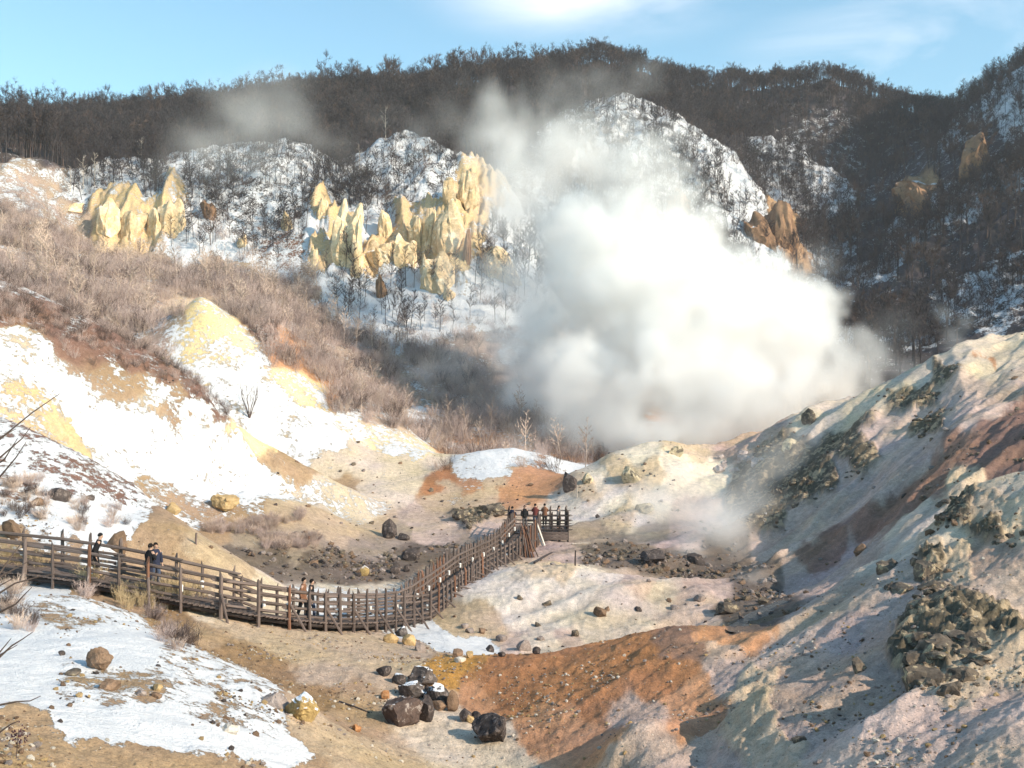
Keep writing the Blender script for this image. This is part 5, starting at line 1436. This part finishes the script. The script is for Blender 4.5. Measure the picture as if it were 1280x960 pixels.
# ------------------------------------------------------------------ steam
def steam_material(name, density, aniso=-.2, col=(.996, .988, .975)):
    g = NT(name)
    v = g.n('ShaderNodeVolumePrincipled')
    v.inputs['Color'].default_value = (*col, 1); v.inputs['Anisotropy'].default_value = aniso
    v.inputs['Density'].default_value = density; v.inputs['Density Attribute'].default_value = 'density'
    g.l(v.outputs[0], g.out.inputs['Volume'])
    return g.m
def steam_cloud(name, puffs, density, voxel, label, seed, edge_soft=.35, billow=.45, scale=1.0, thin=1.0, wisp=0):
    """a cloud of steam: puffs are (px, py, distance, radius in photo px, strength); the density grid is worked out here and handed to a Volume Cube"""
    P_ = []
    for (px, py, d, r, k) in puffs:
        c = spx(px, py, d); P_.append((c.x, c.y, c.z, r * d / F, k))
    P_ = np.array(P_)
    lo = (P_[:, :3] - P_[:, 3:4] * 1.5).min(0); hi = (P_[:, :3] + P_[:, 3:4] * 1.5).max(0)
    N = np.maximum(4, np.ceil((hi - lo) / voxel).astype(int)); hi = lo + N * voxel
    ax = [lo[k] + (np.arange(N[k]) + .5) * voxel for k in range(3)]
    gx_, gy_, gz_ = np.meshgrid(*ax, indexing='ij')
    def turned(k):                                           # each octave on its own axes, so no grid shows
        m = np.array(Euler((.7 + 1.1 * k, .4 + .9 * k, 1.3 * k)).to_matrix())
        return [m[i, 0] * gx_ + m[i, 1] * gy_ + m[i, 2] * gz_ for i in range(3)]
    b1 = 0
    for k, (wl, am) in enumerate(((8.5, 1.0), (5.1, .8), (2.9, .6), (1.6, .42), (.9, .26))):
        tx, ty, tz = turned(k); wl *= scale
        b1 = b1 + am * np.sqrt(vnoise3(tx / wl, ty / wl, tz / wl, seed + k) ** 2 + .004)
    b1 = b1 / 1.4 - .62
    w = fbm3(gx_ / (9 * scale), gy_ / (9 * scale), gz_ / (6 * scale), 4, seed + 7)
    out = np.zeros_like(gx_)
    for (cx_, cy_, cz_, r, k) in P_:
        sl = [slice(max(0, int((c - 1.6 * r - l) / voxel)), int((c + 1.6 * r - l) / voxel) + 2) for c, l in zip((cx_, cy_, cz_), lo)]
        sl = tuple(sl)
        dist = np.sqrt((gx_[sl] - cx_) ** 2 + ((gy_[sl] - cy_)) ** 2 + (gz_[sl] - cz_) ** 2) / r
        f = k * smooth(0, 1, (1 - dist + billow * b1[sl]) / edge_soft)
        out[sl] = np.maximum(out[sl], f)
    out *= np.clip(1 + thin * (w * 1.6 - .1), .0, 2) if wisp == 0 else np.clip(.55 + wisp * w, 0, 2.2)
    me = bpy.data.meshes.new(name); nv = int(N.prod()); me.vertices.add(nv)
    me.vertices.foreach_set('co', np.stack([gx_, gy_, gz_], -1).reshape(-1).astype(np.float32))
    a = me.attributes.new('dens', 'FLOAT', 'POINT'); a.data.foreach_set('value', out.reshape(-1).astype(np.float32))
    mat = steam_material(name, density); me.materials.append(mat)
    o = link(name, me); tag(o, label, 'steam', kind='stuff')
    g = bpy.data.node_groups.new(name + '_grid', 'GeometryNodeTree')
    g.interface.new_socket('Geometry', in_out='INPUT', socket_type='NodeSocketGeometry')
    g.interface.new_socket('Geometry', in_out='OUTPUT', socket_type='NodeSocketGeometry')
    nn = g.nodes.new; L = g.links.new
    gi = nn('NodeGroupInput'); go = nn('NodeGroupOutput'); vc = nn('GeometryNodeVolumeCube'); sm = nn('GeometryNodeSetMaterial'); sm.inputs['Material'].default_value = mat
    vc.inputs['Min'].default_value = lo; vc.inputs['Max'].default_value = hi
    for k, ch in enumerate('XYZ'): vc.inputs['Resolution ' + ch].default_value = int(N[k])
    ps = nn('GeometryNodeInputPosition'); sx_ = nn('ShaderNodeSeparateXYZ'); L(ps.outputs[0], sx_.inputs[0])
    def M(op, a, b):
        m = nn('ShaderNodeMath'); m.operation = op
        for s_, v in zip(m.inputs, (a, b)):
            if isinstance(v, (int, float)): s_.default_value = float(v)
            elif v is not None: L(v, s_)
        return m.outputs[0]
    ids = []
    for k in range(3):
        t = M('FLOOR', M('MULTIPLY', M('SUBTRACT', sx_.outputs[k], lo[k]), (N[k] - 1e-3) / (hi[k] - lo[k])), None)
        ids.append(M('MINIMUM', M('MAXIMUM', t, 0.0), float(N[k] - 1)))
    fi = nn('FunctionNodeFloatToInt')                        # integer index arithmetic keeps its precision
    def I(op, a, b):
        m = nn('FunctionNodeIntegerMath'); m.operation = op
        for s_, v in zip(m.inputs, (a, b)):
            if isinstance(v, int): s_.default_value = v
            else: L(v, s_)
        return m.outputs[0]
    ints = []
    for v in ids:
        f2 = nn('FunctionNodeFloatToInt'); L(v, f2.inputs[0]); ints.append(f2.outputs[0])
    idx = I('ADD', I('MULTIPLY', I('ADD', I('MULTIPLY', ints[0], int(N[1])), ints[1]), int(N[2])), ints[2])
    si = nn('GeometryNodeSampleIndex'); si.data_type = 'FLOAT'; si.domain = 'POINT'
    na = nn('GeometryNodeInputNamedAttribute'); na.data_type = 'FLOAT'; na.inputs['Name'].default_value = 'dens'
    L(gi.outputs[0], si.inputs['Geometry']); L(na.outputs['Attribute'], si.inputs['Value']); L(idx, si.inputs['Index'])
    L(si.outputs[0], vc.inputs['Density']); L(vc.outputs[0], sm.inputs['Geometry']); L(sm.outputs[0], go.inputs[0])
    md = o.modifiers.new('grid', 'NODES'); md.node_group = g
    print(name, 'voxels', nv)
    return o
MAIN = [(1040, 478, 128, 52, 1), (1000, 440, 130, 60, 1), (955, 420, 134, 80, 1), (985, 372, 134, 42, 1), (945, 345, 136, 38, 1), (905, 350, 138, 52, 1), (900, 430, 132, 80, 1), (860, 330, 142, 45, 1), (830, 250, 148, 52, .55), (800, 225, 150, 52, .45), (760, 245, 152, 50, .4), (720, 250, 154, 45, .35), (775, 300, 146, 75, 1), (830, 320, 142, 60, 1),
        (815, 400, 138, 90, 1), (740, 380, 146, 80, 1), (720, 310, 152, 65, 1), (850, 490, 128, 70, 1), (760, 480, 134, 75, .95), (930, 490, 125, 60, 1), (980, 500, 122, 45, 1), (700, 430, 146, 65, .9), (690, 500, 142, 55, .8), (735, 535, 130, 50, .8), (820, 545, 122, 40, .8), (680, 250, 156, 45, .5), (640, 430, 146, 45, .35), (650, 350, 152, 50, .45), (780, 540, 126, 40, .9), (880, 540, 122, 35, .9), (640, 270, 160, 45, .35), (665, 470, 143, 50, .6), (690, 380, 148, 55, .8), (1060, 450, 128, 38, 1), (850, 300, 144, 50, 1)]
pr = random.Random(12); KIDS = []                        # smaller billows budding from the big ones
for (px, py, d, r, k) in MAIN:
    for q in range(7 if k >= .9 else 4):
        v = rv(pr).normalized(); rr_ = r * pr.uniform(.25, .5)
        KIDS.append((px + v.x * r * .85, py - abs(v.z) * r * .85 * pr.choice((1, 1, -1)), d - abs(v.y) * r * .8 * d / F, rr_, k))
steam_cloud('steam_plume', MAIN + KIDS, .30, .5, 'dense white steam plume billowing from the vents in the valley', 5, .55, .75, 1.0, .75)
VEIL = [(650, 200, 168, 80, .7), (710, 220, 165, 75, .9), (600, 330, 160, 60, .5), (590, 420, 150, 60, .45), (740, 130, 172, 60, .7), (560, 470, 148, 50, .35), (1010, 330, 150, 40, .3), (1110, 430, 128, 50, .4), (660, 520, 138, 60, .6), (575, 115, 178, 30, .5), (610, 190, 170, 35, .6), (660, 280, 160, 55, .9), (650, 230, 165, 60, 1), (625, 170, 170, 45, .8), (600, 130, 175, 30, .55), (690, 190, 168, 60, .8), (770, 160, 170, 60, .9), (800, 120, 175, 50, .75), (760, 90, 178, 40, .5), (840, 170, 168, 45, .5), (640, 330, 158, 60, .75), (610, 400, 150, 60, .45), (590, 470, 145, 55, .4), (650, 500, 140, 55, .6), (670, 420, 150, 60, .8), (660, 560, 125, 40, .5), (570, 300, 165, 40, .25)]
steam_cloud('steam_veil', VEIL, .17, 1.0, 'thin steam drifting up past the cliffs from the plume', 11, 1.2, .7, 1.3, .9, 2.4)
LEFTV = [(430, 190, 206, 45, .35), (470, 150, 208, 45, .3), (520, 165, 208, 45, .35), (270, 200, 203, 60, .7), (320, 110, 207, 35, .6), (380, 175, 205, 50, .6), (300, 160, 205, 70, 1), (360, 130, 208, 60, .9), (250, 180, 205, 55, .8), (330, 200, 203, 60, .6), (410, 150, 210, 50, .5), (215, 210, 203, 40, .5), (560, 150, 205, 45, .4)]
steam_cloud('steam_wisp', LEFTV, .06, 1.6, 'thin brownish veil of steam in front of the dark wood', 17, 1.4, .7, 1.7, .9, 2.6)
LOW = [(820, 640, 86, 60, .6), (930, 640, 84, 60, .6), (880, 720, 70, 50, .6), (780, 700, 76, 45, .4), (970, 600, 92, 60, .4), (850, 640, 82, 45, 1), (890, 600, 88, 35, .9), (900, 660, 78, 45, 1), (930, 690, 72, 35, .9), (800, 670, 80, 40, .7), (860, 690, 74, 40, .9), (940, 730, 64, 35, .8), (1000, 720, 66, 35, .5), (760, 690, 78, 30, .5), (860, 590, 92, 30, .8), (1000, 560, 95, 40, .5), (970, 760, 58, 25, .5), (720, 660, 84, 25, .4)]
steam_cloud('steam_mist', LOW, .24, .55, 'low mist of steam drifting over the hollow below the right hill', 23, 1.2, .7, .7, 1.0, 2.4)
SMALL = [(1190, 425, 112, 22, 1), (1205, 405, 114, 16, .9), (1180, 395, 116, 14, .7), (1215, 440, 110, 18, .8), (1130, 470, 112, 30, .5), (1100, 455, 115, 30, .5)]
steam_cloud('steam_puff', SMALL, .2, .5, 'small wisp of steam rising behind the crest of the right hill', 29, .9, .6, .7, .8)

# ------------------------------------------------------------------ air
HZ = NT('haze_air'); hv = HZ.n('ShaderNodeVolumePrincipled')
hv.inputs['Color'].default_value = (.97, .97, 1, 1); hv.inputs['Density'].default_value = .00016; hv.inputs['Anisotropy'].default_value = .1
HZ.l(hv.outputs[0], HZ.out.inputs['Volume'])
hb_ = MB(); zlo, zhi = float(ZF.min()) - 1.0, float(ZF.max()) + 24.0
hb_.box(Vector((0, 1990, (zlo + zhi) / 2)), Vector((5300, 0, 0)), Vector((0, 2040, 0)), Vector((0, 0, (zhi - zlo) / 2)))
tag(hb_.build('haze', HZ.m), 'thin winter haze in the air of the valley', kind='stuff')
print('haze z', zlo, zhi)
